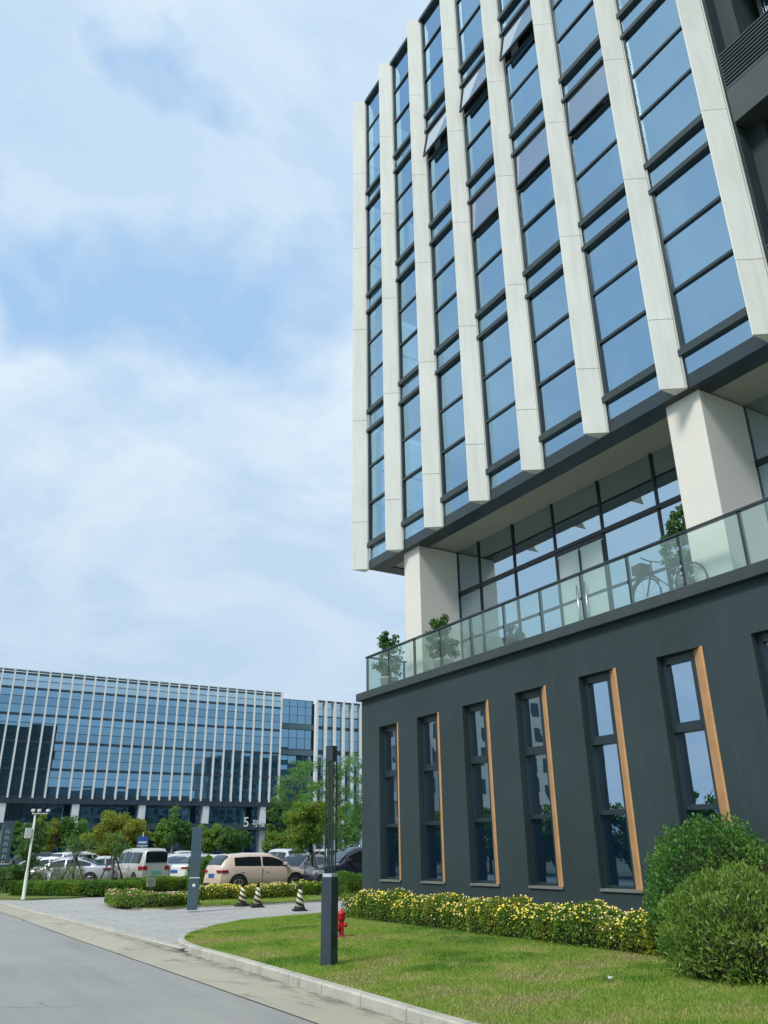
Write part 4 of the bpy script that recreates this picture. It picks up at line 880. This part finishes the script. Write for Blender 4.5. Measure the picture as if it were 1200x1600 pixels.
# lamp bollard
M['rodm'] = mat('rod_green', (.022, .04, .035), .5)
lx, ly = G(514, 1510, .125)
lp = empty('lamp_bollard', (lx, ly, .12), R(28)); tag(lp, 'tall dark square lamp bollard with slender rods standing on the lawn', 'lamp')
hw = .088
k_ = 1474 / (0.518 * lx + .855 * ly)
ztop = H + (1328 - 1157) / k_ * 1.0 - .12
zp = H + (1328 - 1368) / k_ - .12
b = MB(); b.box(-hw, hw, -hw, hw, 0, zp); bl(b, 'post', M['post'], lp, .006)
b = MB(); b.box(-.10, .10, -.10, .10, -.02, .012); bl(b, 'base_plate', M['post'], lp, .004)
b = MB(); b.box(-.062, .062, -.062, .062, ztop - .22, ztop); b.box(-.066, .066, -.066, .066, ztop - .01, ztop + .006); bl(b, 'head', M['post'], lp, .003)
for sx in (-1, 1):
    for sy in (-1, 1):
        b = MB(); b.box(sx * .054 - .0075, sx * .054 + .0075, sy * .054 - .0075, sy * .054 + .0075, zp, ztop - .22); bl(b, 'rod', M['rodm'], lp)
for q_ in ((.054, 0), (-.054, 0), (0, .054), (0, -.054)):
    b = MB(); b.box(q_[0] - .004, q_[0] + .004, q_[1] - .004, q_[1] + .004, zp, ztop - .22); bl(b, 'rod', M['rodm'], lp)
b = MB(); b.box(-hw + .01, hw - .01, -hw + .01, hw - .01, zp, zp + .045); bl(b, 'lens', mat('lens', (.45, .55, .6), .2), lp, .004)
b = MB(); b.box(-.03, .03, -hw - .004, -hw, .25, .40); bl(b, 'access_cover', M['darker'], lp)
# hydrant
hx, hy = G(533, 1463, .18)
hd = empty('fire_hydrant', (hx, hy, .17), R(200)); tag(hd, 'small red fire hydrant on the lawn behind the lamp bollard', 'hydrant')
b = MB(); b.lathe([(.085, 0), (.085, .03), (.058, .045), (.058, .30), (.066, .31), (.066, .33), (.07, .34)], n=20); bl(b, 'barrel', M['red'], hd)
b = MB(); b.lathe([(.088, .34), (.092, .36), (.092, .44), (.098, .45), (.098, .47), (.075, .50), (.03, .52), (.03, .55), (.0, .55)], n=20); bl(b, 'bonnet', M['red'], hd)
for s_ in (-1, 1):
    b = MB(); b.lathe([(.035, 0), (.035, .06), (.045, .062), (.045, .095), (.02, .10), (.02, .115)], (0, 0, 0), 12, 'y'); b.v = [(v[0], v[1] * s_ + s_ * .05, v[2] + .24) for v in b.v]; bl(b, 'outlet_cap', M['red'], hd)
b = MB(); b.lathe([(.05, 0), (.05, .06), (.06, .062), (.06, .10), (.02, .105)], (.05, 0, .17), 14, 'x'); bl(b, 'pumper_cap', M['red'], hd)
b = MB(); b.box(-.062, -.0605, -.03, .03, .08, .12); bl(b, 'white_mark', M['white'], hd)
hd.scale = (.82, .82, .82)
# cones
stripe = bpy.data.materials.new('cone_stripes'); stripe.use_nodes = True; t = NT(stripe.node_tree); p = t.n('ShaderNodeBsdfPrincipled'); o_ = t.n('ShaderNodeOutputMaterial'); t.l(p.outputs[0], o_.inputs[0]); tcn = t.n('ShaderNodeTexCoord'); sp = t.n('ShaderNodeSeparateXYZ'); t.l(tcn.outputs['Object'], sp.inputs[0])
at = t.math('ARCTAN2', sp.outputs[1], sp.outputs[0]); f = t.math('FRACT', t.math('ADD', t.math('MULTIPLY', at, 2 / 6.28318), t.math('MULTIPLY', sp.outputs[2], 7.2))); t.l(t.mix(t.math('LESS_THAN', f, .45), (0.66, 0.64, 0.40), (.02, .02, .02)), p.inputs['Base Color']); p.inputs['Roughness'].default_value = .5
def cone():
    o = empty('traffic_cone'); tag(o, None, 'traffic cone', 'striped cones along the edge of the drive')
    b = MB(); b.box(-.19, .19, -.19, .19, 0, .045); b.lathe([(.17, .045), (.155, .11)], n=8); bl(b, 'base', M['black'], o, .01)
    b = MB(); b.lathe([(.135, .11), (.055, .56)], n=20); bl(b, 'stripe_sleeve', stripe, o)
    b = MB(); b.lathe([(.056, .56), (.040, .63), (.042, .66), (.028, .70), (.0, .71)], n=14); bl(b, 'tip', M['black'], o)
    return o
c0 = cone()
for i, (px, gy, lab) in enumerate(((378, 1416, 'striped black and cream cone, leftmost of the three by the drive'), (402, 1417.5, 'striped black and cream cone, middle one of the three by the drive'), (468, 1423, 'striped black and cream cone standing apart, nearest the lamp bollard'))):
    c = c0 if i == 0 else copy_tree(c0); c['label'] = lab; c.location = (*G(px, gy, .04), .036); c.rotation_euler = (0, 0, rnd.uniform(0, 1.5))
# totem posts
def totem(loc, label, hgt, wid, rz, chars):
    o = empty('wayfinding_totem', loc, rz); tag(o, label, 'totem')
    b = MB(); b.box(-wid / 2, wid / 2, -.11, .11, 0, hgt); bl(b, 'post', M['post2'], o, .01)
    b = MB(); b.box(-wid / 2 - .003, wid / 2 + .003, -.113, .113, hgt * .375, hgt * .385); bl(b, 'white_band', M['white'], o)
    for k in range(chars):
        z = hgt * (.86 - .09 * k); b = MB(); s_ = wid * .16
        b.box(-s_, s_, -.116, -.111, z, z + .015); b.box(-s_, -s_ + .02, -.116, -.111, z - s_ * 1.6, z); b.box(-s_ * .2, s_, -.116, -.111, z - s_, z - s_ + .015); b.box(s_ - .02, s_, -.116, -.111, z - s_ * 1.7, z - s_ * .7); bl(b, 'lettering', M['white'], o)
    b = MB(); b.lathe([(.045, 0), (.045, .006)], (0, 0, 0), 16, 'y'); b.v = [(v[0], v[1] - .117, v[2] + hgt * .29) for v in b.v]; bl(b, 'emblem', M['white'], o)
    return o
M['post2'] = mat('totem_metal', (0.065, 0.115, 0.145), 0.45, var=.15, vscale=3)
gx_, gy_ = G(300, 1421, .1)
totem((gx_, gy_, .09), 'slim blue grey totem post on the verge in front of the lot', 2.22, .30, R(-18), 0)
a_, b_ = G(6, 1392, .05)
totem((a_ - .25, b_, .05), 'dark blue totem with vertical white characters at the left edge', 3.1, .5, R(0), 6)
# bin
o = empty('litter_bin', (*G(7, 1392.5, .09), .09)); tag(o, 'navy blue litter bin at the foot of the left totem', 'bin')
bx_, by_ = o.location[:2]; o.location = (bx_ + .05, by_ - .9, .09)
b = MB(); b.box(-.28, .28, -.2, .2, 0, .85); bl(b, 'body', mat('navy', (.02, .035, .08), .5), o, .02)
b = MB(); b.box(-.3, .3, -.22, .22, .85, .90); bl(b, 'lid', M['white'], o, .01)
# camera pole
o = empty('camera_pole', (*G(36, 1405, .09), .08)); tag(o, 'pale green white pole with security cameras at the left', 'pole')
kk = 1474 / (0.518 * o.location.x + .855 * o.location.y); zt_ = H + (1338 - 1271) / kk - .08
M['polep'] = mat('pole_paint', (.62, .66, .55), .5, var=.1)
b = MB(); b.lathe([(.09, 0), (.09, .02), (.062, .03), (.062, .95), (.045, 1.0), (.042, zt_)], n=14); bl(b, 'pole', M['polep'], o)
b = MB(); b.tube([(-.12, 0, zt_ - .02), (.45, 0, zt_ - .02)], .025); bl(b, 'arm', M['white'], o)
for x in (-.1, .12, .44):
    b = MB(); b.box(-.05, .05, -.14, .14, 0, .09); b.box(-.012, .012, -.012, .012, -.04, 0); b.v = [(v[0] + x, v[1], v[2] + zt_ + .05) for v in b.v]; bl(b, 'camera', M['white'], o, .01)
b = MB(); b.box(-.27, -.045, -.09, .09, zt_ * .70, zt_ * .82); bl(b, 'cabinet', mat('cabinet_grey', (.55, .57, .57), .5), o, .01)
# small verge sign
o = empty('verge_sign', (*G(233, 1412, .1), .1)); tag(o, 'small pale grey notice board on a stick in the flower bed', 'sign')
b = MB(); b.tube([(0, 0, 0), (0, 0, .62)], .012); bl(b, 'stick', M['bark'], o)
b = MB(); b.box(-.15, .15, -.01, .01, .50, .76); bl(b, 'board', mat('board', (.40, .42, .36), .6, var=.25, vscale=9), o, .004)
b = MB()
for k in range(4): b.box(-.11, .11 - .03 * (k % 2), -.0135, -.0105, .70 - k * .05, .712 - k * .05)
bl(b, 'writing', mat('ink', (.12, .14, .12), .7), o)
# blue direction sign among the cars
o = empty('parking_sign', (*PY(221, 52), .05)); tag(o, 'small blue and white parking sign above the van roof', 'sign')
b = MB(); b.tube([(0, 0, 0), (0, 0, 2.75)], .03); bl(b, 'pole', M['steel'], o)
b = MB(); b.box(-.33, .33, -.03, 0, 1.95, 2.5); bl(b, 'board', mat('sign_blue', (.04, .12, .38), .4), o, .004)
b = MB(); b.box(-.24, .24, -.034, -.0305, 2.12, 2.22); b.box(-.33, .33, -.034, -.0305, 1.95, 2.0); bl(b, 'stripe', M['white'], o)
# paper scrap
o = MB(); o.quad((0, 0, .02), (.09, .01, .045), (.10, .06, .03), (.02, .05, .05)); o.quad((.02, .05, .05), (.10, .06, .03), (.08, .10, .02), (.01, .08, .02))
sc = o.build('paper_scrap', M['white']); sc.location = (*G(952, 1533, .2), .2); tag(sc, 'crumpled white paper scrap lying on the lawn', 'litter')

# terrace pots
def pot(xc, yc, hcrown, wr, label, seed):
    o = empty('potted_plant', (cx(xc), yc * S, cz(7.3))); tag(o, label, 'potted plant')
    b = MB(); b.lathe([(.19, 0), (.25, .46), (.265, .47), (.265, .50), (.22, .50), (.2, .42)], n=20); bl(b, 'planter', M['pot'], o)
    b = MB(); b.lathe([(.2, .42), (.195, .45), (.0, .455)], n=16); bl(b, 'soil', M['soil'], o)
    trunk_mb(hcrown * .8, .02, 0, 6, wr * .8, .3, seed).build('stem', M['bark'], o)
    quads_obj('foliage', leaves(crown_pts(2600, [(0, 0, hcrown * .55, wr, wr, hcrown * .34), (0, 0, hcrown * .8, wr * .7, wr * .7, hcrown * .2)], 60, .12, seed), .10, 2.4), M['l_dark'], o)
pot(16.95, 27.75, 1.85, .42, 'leafy plant in a white planter at the far left corner of the terrace', 41)
pot(17.0, 24.0, 1.75, .42, 'leafy plant in a white planter beside the left white column', 42)
pot(17.2, 13.05, 1.95, .45, 'leafy plant in a white planter left of the right white column', 43)
# bicycle
bk = empty('bicycle', (cx(16.75), 13.35 * S, cz(7.3)), R(90)); tag(bk, 'dark bicycle parked on the terrace behind the glass railing', 'bicycle')
for x in (-.5, .5):
    b = MB(); pts = [(x + .33 * math.cos(a), 0, .34 + .33 * math.sin(a)) for a in np.linspace(0, 2 * math.pi, 29)]; b.tube(pts, .018, 6, False)
    for k in range(10):
        a = k * math.pi / 5; b.tube([(x, 0, .34), (x + .32 * math.cos(a), 0, .34 + .32 * math.sin(a))], .003, 3)
    bl(b, 'wheel', M['black'], bk)
b = MB()
for q_ in ([(-.5, 0, .34), (-.08, 0, .32), (-.18, 0, .78), (-.5, 0, .34)], [(-.08, 0, .32), (.33, 0, .72), (-.16, 0, .70)], [(.5, 0, .34), (.36, 0, .68), (.31, 0, .95)]): b.tube(q_, .016, 6)
bl(b, 'bicycle_frame', M['darker'], bk)
b = MB(); b.tube([(.31, -.26, .98), (.34, -.12, .98), (.31, 0, .95), (.34, .12, .98), (.31, .26, .98)], .013, 6); bl(b, 'handlebar', M['black'], bk)
b = MB(); pts = [(.5 + .38 * math.cos(a), 0, .34 + .38 * math.sin(a)) for a in np.linspace(.3, 2.6, 12)]; b.tube(pts, .022, 6); bl(b, 'mudguard', M['dark'], bk)
b = MB(); b.prism([(.42, -.15), (.68, -.12), (.68, .12), (.42, .15)], .76, .94); bl(b, 'basket', M['dark'], bk)
b = MB(); b.lathe([(.0, 0), (.09, .01), (.08, .05), (.0, .06)], (-.2, 0, .8), 10); bl(b, 'saddle', M['black'], bk)

# ------------------------------------------------------------------ cars
M['tyre'] = mat('tyre', (.015, .015, .016), .8)
M['rim'] = mat('rim', (.45, .46, .47), .3, .9)
M['cglass'] = glassmat('car_glass', (.75, .85, .9), .10, .10, (.008, .010, .012))
M['tail'] = mat('tail_light', (.28, .01, .02), .2)
M['head'] = mat('head_light', (.38, .40, .42), .1, spec=.8)
M['plate'] = mat('plate_blue', (.03, .12, .42), .4)
M['platet'] = mat('plate_green', (.10, .42, .40), .4)
PAINT = {}
def paint(c):
    if c not in PAINT: PAINT[c] = mat('car_paint', c, .32, .25 if sum(c) < 1.6 else .0, coat=.8)
    return PAINT[c]
PROF = {
 'saloon': dict(L=4.6, W=.90, r=.33, base=2.70, belt=[(-2.3, .82), (-2.25, .96), (-1.5, 1.00), (0, .95), (1.0, .93), (1.9, .80), (2.25, .66), (2.3, .50)],
    roof=[(-2.3, 0), (-1.65, 0), (-1.0, .30), (-.55, .42), (0, .48), (.35, .455), (.7, .34), (1.25, 0), (2.3, 0)], side=(-1.35, 1.0), pill=[-.02], ws=(.42, 1.22), rw=(-1.62, -.75)),
 'hatch': dict(L=4.2, W=.90, r=.34, base=2.6, belt=[(-2.1, .55), (-2.06, .95), (-1.7, 1.02), (0, .99), (.9, .97), (1.6, .86), (2.0, .70), (2.1, .50)],
    roof=[(-2.1, 0), (-2.02, .06), (-1.85, .28), (-1.62, .42), (-.8, .49), (0, .50), (.25, .475), (.6, .36), (1.15, 0), (2.1, 0)], side=(-1.5, .92), pill=[-.25], ws=(.30, 1.10), rw=(-2.0, -1.68)),
 'suv': dict(L=4.7, W=.94, r=.37, base=2.75, belt=[(-2.35, .6), (-2.3, 1.05), (-1.8, 1.10), (0, 1.07), (1.0, 1.06), (1.9, .96), (2.25, .82), (2.35, .55)],
    roof=[(-2.35, 0), (-2.25, .08), (-2.05, .34), (-1.85, .52), (-1, .60), (0, .62), (.35, .58), (.7, .42), (1.25, 0), (2.35, 0)], side=(-1.9, 1.0), pill=[-.85, .1], ws=(.40, 1.20), rw=(-2.22, -1.9)),
 'van': dict(L=4.3, W=.84, r=.31, base=2.6, belt=[(-2.15, .9), (-2.12, 1.05), (-1, 1.06), (1, 1.06), (1.7, 1.0), (2.1, .75), (2.15, .55)],
    roof=[(-2.15, 0), (-2.12, .30), (-2.02, .64), (-1.9, .72), (0, .76), (1.0, .72), (1.25, .62), (1.75, 0), (2.15, 0)], side=(-1.85, 1.3), pill=[-.6, .45], ws=(1.05, 1.72), rw=(-2.13, -2.04)),
}
def car(kind, col, label, loc, rz, plate='plate', rail=False):
    P_ = PROF[kind]; L, W, r = P_['L'], P_['W'], P_['r']; bx, bz = zip(*P_['belt']); rx_, rz_ = zip(*P_['roof']); hl = L / 2
    def sect(x):
        zb = float(np.interp(x, bx, bz)); zr = float(np.interp(x, rx_, rz_)); e = (abs(x) / hl); wd = W * (1 - .16 * max(0, (e - .62) / .38) ** 2.2)
        z0 = .20 + .12 * max(0, (e - .8) / .2) ** 1.5; k = min(1, zr / .45)
        crown = .035 if kind != 'van' else .02
        return [(0, z0), (wd * .88, z0), (wd * .985, z0 + .10), (wd, (z0 + zb) * .52), (wd * .985, zb - .10), (wd * .945, zb), (wd * (.90 - .13 * k), zb + zr * .80 + .012), (wd * (.80 - .16 * k), zb + zr * .97 + crown * .7), (wd * .35, zb + zr + crown), (0, zb + zr + crown * 1.15)]
    xs = sorted(set(list(np.linspace(-hl, hl, 47)) + [a for a in rx_ if abs(a) < hl] + [P_['side'][0], P_['side'][1]]))
    root = empty('parked_car' if kind != 'van' else 'parked_van', loc, rz); tag(root, label, 'van' if kind == 'van' else 'car', 'vehicles in the parking lot')
    b = MB(); rows = []
    for x in xs:
        s_ = sect(x); rows.append([(x, -y, z) for y, z in s_[::-1]] + [(x, y, z) for y, z in s_[1:]])
    for i in range(len(rows) - 1):
        for j in range(len(rows[0]) - 1):
            b.f.append((i * len(rows[0]) + j, (i + 1) * len(rows[0]) + j, (i + 1) * len(rows[0]) + j + 1, i * len(rows[0]) + j + 1)); b.m.append(0); b.sm.append(True)
    for rr_ in rows: b.v += rr_
    nr_ = len(rows[0]); b.f.append(tuple(range(nr_))); b.f.append(tuple((len(rows) - 1) * nr_ + k for k in reversed(range(nr_)))); b.m += [0, 0]; b.sm += [False, False]
    # underside
    b.mi = 1; b.box(-hl + .15, hl - .15, -W * .86, W * .86, .17, .30); b.mi = 0
    body = b.build('body', [paint(col), M['black']], root)
    def pt(x, seg, t, off):
        s_ = sect(x); (y0, z0), (y1, z1) = s_[seg], s_[seg + 1]; y = y0 + (y1 - y0) * t; z = z0 + (z1 - z0) * t; n_ = Vector((z1 - z0, -(y1 - y0))).normalized(); return y + n_.x * off, z + n_.y * off
    lim = [P_['side'][0]] + P_['pill'] + [P_['side'][1]]
    for sgn in (-1, 1):
        for a, c in zip(lim[:-1], lim[1:]):
            g = MB()
            X = np.linspace(a + .035, c - .035, 12)
            for x0, x1 in zip(X[:-1], X[1:]):
                q = []
                for (x, t) in ((x0, .06), (x1, .06), (x1, .92), (x0, .92)):
                    zr = float(np.interp(x, rx_, rz_))
                    if zr < .04: t = .06
                    y, z = pt(x, 5, t, .008); q.append((x, y * sgn, z))
                g.quad(*q)
            bl(g, 'side_glass', M['cglass'], root)
    for nm, (a, c) in (('windscreen', P_['ws']), ('rear_window', P_['rw'])):
        g = MB(); X = np.linspace(a, c, 9)
        for x0, x1 in zip(X[:-1], X[1:]):
            def rowp(x):
                s_ = sect(x); o_x = .012 if nm == 'windscreen' else -.012
                pl = [(s_[6][0] * .93, (s_[6][1] + s_[7][1]) / 2), (s_[7][0] * .9, s_[7][1] + .012), (s_[8][0], s_[8][1]), (0, s_[9][1])]
                full = [(-y, z) for y, z in pl] + [(y, z) for y, z in pl[::-1][1:]]
                return [(x + o_x, y, z + .012) for y, z in full]
            ra, rb = rowp(x0), rowp(x1)
            for j in range(len(ra) - 1): g.quad(ra[j], rb[j], rb[j + 1], ra[j + 1])
        bl(g, nm, M['cglass'], root)
    if kind == 'van':
        g = MB(); g.box(-hl - .012, -hl + .02, -W * .68, W * .68, 1.12, 1.62); bl(g, 'rear_window', M['cglass'], root, .01)
    # wheels
    for wx in (-P_['base'] / 2 - (.0 if kind != 'van' else .05), P_['base'] / 2):
        for sgn in (-1, 1):
            a = MB(); a.lathe([(r + .065, -.012), (r + .065, .012)], (0, 0, 0), 24, 'y'); a.v = [(v[0] + wx, v[1] + sgn * (W - .003), max(v[2] + r + .02, .19)) for v in a.v]; bl(a, 'wheel_arch', M['black'], root)
            a = MB(); a.lathe([(r - .05, -.10), (r, -.08), (r, .0), (r - .04, .022), (r * .66, .022)], (0, 0, 0), 24, 'y'); a.v = [(v[0] + wx, sgn * (v[1] + W - .003), v[2] + r) for v in a.v]; wh = bl(a, 'wheel', M['tyre'], root)
            a = MB(); a.lathe([(r * .64, .0), (r * .64, .026), (r * .58, .022)], (0, 0, 0), 20, 'y')
            for k in range(5):
                t_ = k * 2 * math.pi / 5 + .3; c_, s_ = math.cos(t_), math.sin(t_); u = .05
                a.quad((-s_ * u, .03, c_ * u), (s_ * u, .03, -c_ * u), (c_ * r * .6 + s_ * u * .6, .03, s_ * r * .6 - c_ * u * .6), (c_ * r * .6 - s_ * u * .6, .03, s_ * r * .6 + c_ * u * .6))
            a.v = [(v[0] + wx, sgn * (v[1] + W - .003), v[2] + r) for v in a.v]; bl(a, 'rim', M['rim'], wh)
    zb_r = float(np.interp(-hl + .06, bx, bz)); zf = float(np.interp(hl - .25, bx, bz))
    for sgn in (-1, 1):
        a = MB(); z_ = .80 if kind != 'van' else .78
        a.prism([(-hl - .015, sgn * W * .55), (-hl - .015, sgn * W * .80), (-hl + .10, sgn * W * .93), (-hl + .34, sgn * W * .975), (-hl + .34, sgn * W * .80), (-hl + .1, sgn * W * .55)], z_, z_ + (.10 if kind != 'van' else .19)); bl(a, 'tail_light', M['tail'], root, .01)
        a = MB(); a.prism([(hl - .42, sgn * W * .955), (hl - .15, sgn * W * .90), (hl - .03, sgn * W * .72), (hl - .03, sgn * W * .52), (hl - .3, sgn * W * .55)], zf - .20, zf - .05); bl(a, 'headlight', M['head'], root, .01)
        a = MB(); x_ = P_['side'][1] - .12; z_ = float(np.interp(x_, bx, bz)) + .06; a.box(x_ - .07, x_ + .07, sgn * W * .93, sgn * (W * .93 + .2), z_, z_ + .12); bl(a, 'mirror', paint(col), root, .03)
        a = MB()
        for x_ in lim[1:-1] + [P_['side'][0] + .15]: a.box(x_ + .12, x_ + .30, sgn * W * .97, sgn * (W * .97 + .035), .80, .83)
        bl(a, 'door_handle', paint(col), root, .006)
        a = MB()
        for x_ in lim[1:]: a.box(x_ - .006, x_ + .006, sgn * W * .99, sgn * (W + .003), .32, float(np.interp(x_, bx, bz)) - .04)
        a.box(-P_['base'] / 2 + r + .08, P_['base'] / 2 - r - .08, sgn * W * .95, sgn * (W + .006), .22, .32); bl(a, 'door_seam', M['black'], root)
    a = MB(); a.box(-hl - .022, -hl + .03, -.24, .24, .62, .76); bl(a, 'rear_plate', M[plate], root)
    a = MB(); a.box(-hl - .01, -hl + .12, -W * .78, W * .78, .30, .42); bl(a, 'rear_bumper_trim', M['black'], root, .02)
    a = MB(); a.box(hl - .10, hl + .008, -W * .55, W * .55, .32, .52); bl(a, 'grille', M['black'], root, .02)
    if rail:
        for sgn in (-1, 1):
            a = MB(); zr = max(bz) + max(rz_) ; a.tube([(-1.5, sgn * .58, zr - .05), (-1.3, sgn * .58, zr + .04), (.1, sgn * .58, zr + .05), (.3, sgn * .58, zr - .02)], .018, 6); bl(a, 'roof_rail', M['steel'], root)
    return root
WHT = (.78, .79, .80); SIL = (.52, .54, .57); LIL = (.46, .46, .54); BEI = (.66, .52, .43); NAV = (.018, .026, .05); BLK = (.012, .013, .016); GRY = (.16, .18, .20); CRM = (.55, .54, .46)
def cg(px, gy): return (*G(px, gy, .05), .05)
def cp_(px, Y): return (*PY(px, Y), .05)
car('hatch', BEI, 'beige pink crossover parked side on behind the striped cones', cg(402, 1394.5), R(4))
car('van', (.50, .50, .46), 'grey white minivan seen from behind with a teal number plate', cg(216, 1384), R(96), 'platet')
car('saloon', SIL, 'silver saloon in profile left of the minivan', cg(158, 1381), R(172))
car('hatch', SIL, 'silver hatchback just behind the white saloon right of the minivan', cg(272, 1380), R(150))
car('suv', NAV, 'large dark navy crossover half hidden by the podium corner', cg(560, 1391), R(176), rail=True)
car('saloon', GRY, 'dark grey saloon with pale windscreen right of the beige crossover', cg(474, 1386), R(205))
car('saloon', LIL, 'pale purple silver saloon behind the crossed stakes', cp_(112, 47), R(150))
car('saloon', WHT, 'white saloon left of the pale purple one', cp_(82, 52), R(160))
car('saloon', SIL, 'silver saloon right behind the camera pole', cp_(62, 57), R(165))
car('suv', BLK, 'black crossover farthest left under the trees', cp_(46, 66), R(165))
car('suv', WHT, 'white crossover roof just behind the silver saloon in profile', cp_(132, 58), R(20))
car('saloon', SIL, 'silver saloon showing past the left side of the totem', cp_(293, 47), R(30))
car('saloon', WHT, 'white saloon seen from behind between the minivan and the totem', cp_(325, 45), R(25))
car('hatch', BLK, 'black hatchback behind the white saloon near the totem', cp_(318, 54), R(15))
car('saloon', WHT, 'white saloon roof showing over the rear of the beige crossover', cp_(350, 56), R(10))
car('suv', SIL, 'silver crossover over the bonnet of the beige one', cp_(440, 50), R(95))
car('hatch', WHT, 'white hatchback with a dark rear window in the middle rows', cp_(455, 62), R(100))
car('saloon', WHT, 'white saloon in the middle rows left of the staked tree', cp_(470, 56), R(60))
car('suv', WHT, 'white crossover in the far row beside the staked tree', cp_(438, 72), R(90))
car('saloon', SIL, 'silver saloon in the far row left of the staked tree', cp_(400, 72), R(90))
car('saloon', GRY, 'grey saloon in the far row above the beige roof', cp_(372, 74), R(85))
car('suv', CRM, 'cream crossover in the far row behind the lamp bollard', cp_(505, 66), R(90))
car('saloon', WHT, 'white saloon in the far row right of the lamp bollard', cp_(535, 70), R(90))
car('hatch', SIL, 'silver hatchback roof in the row beyond, just right of the van roof', cp_(262, 60), R(20))
car('suv', WHT, 'white crossover in the far row left of the totem', cp_(285, 70), R(80))
# people-sized clutter is not visible; a low boulder group stands by the far right verge

# ------------------------------------------------------------------ blocks behind the viewpoint, mirrored low in the distant glass
for (x0, x1, y0, h, nm) in ((8, 106, -100, 21, 'long grey office block behind the viewpoint mirrored low in the distant glass'), (112, 190, -104, 36, 'taller grey office block behind the viewpoint mirrored at the right of the distant glass')):
    o = empty('grey_office_block', ((x0 + x1) / 2, y0, 0)); tag(o, nm, 'building'); hw_ = (x1 - x0) / 2
    b = MB(); b.prism([(-hw_, 0), (-hw_, -16), (hw_, -16), (hw_, 0)], 0, h); b.box(-hw_ + 6, hw_ - 20, -14, -4, h, h + 3); b.build('wall', mat('grey_facade', (.20, .27, .30), .7, var=.4, vscale=.12), o)
    for k in range(int(h / 3.6)):
        b = MB(); x = -hw_ + 1.5
        while x < hw_ - 3: b.box(x, x + 2.2, -.02, .03, 1.0 + k * 3.6, 3.0 + k * 3.6); x += 3.4
        b.build('window_row', M['spandf'], o)

# street trees across the road, mirrored low in the podium windows
GRP = 'street trees across the road'
st0 = tree((-13, 30, 0), 'dark green street tree in the row across the road mirrored in the low podium panes', 4.2, [(0, 0, 2.4, 2.6, 2.6, 1.8), (.5, 0, 1.5, 2.6, 2.8, 1.2)], 8000, .22, 'l_dark', .13, 3.2, 60, .55, group=GRP)
for k in range(1, 16):
    c = copy_tree(st0); c.location = (-13 + rnd.uniform(-.6, .6), 24 + 4.4 * k, 0); c.rotation_euler = (0, 0, rnd.uniform(0, 6))
st0.location = (-13, 24, 0)
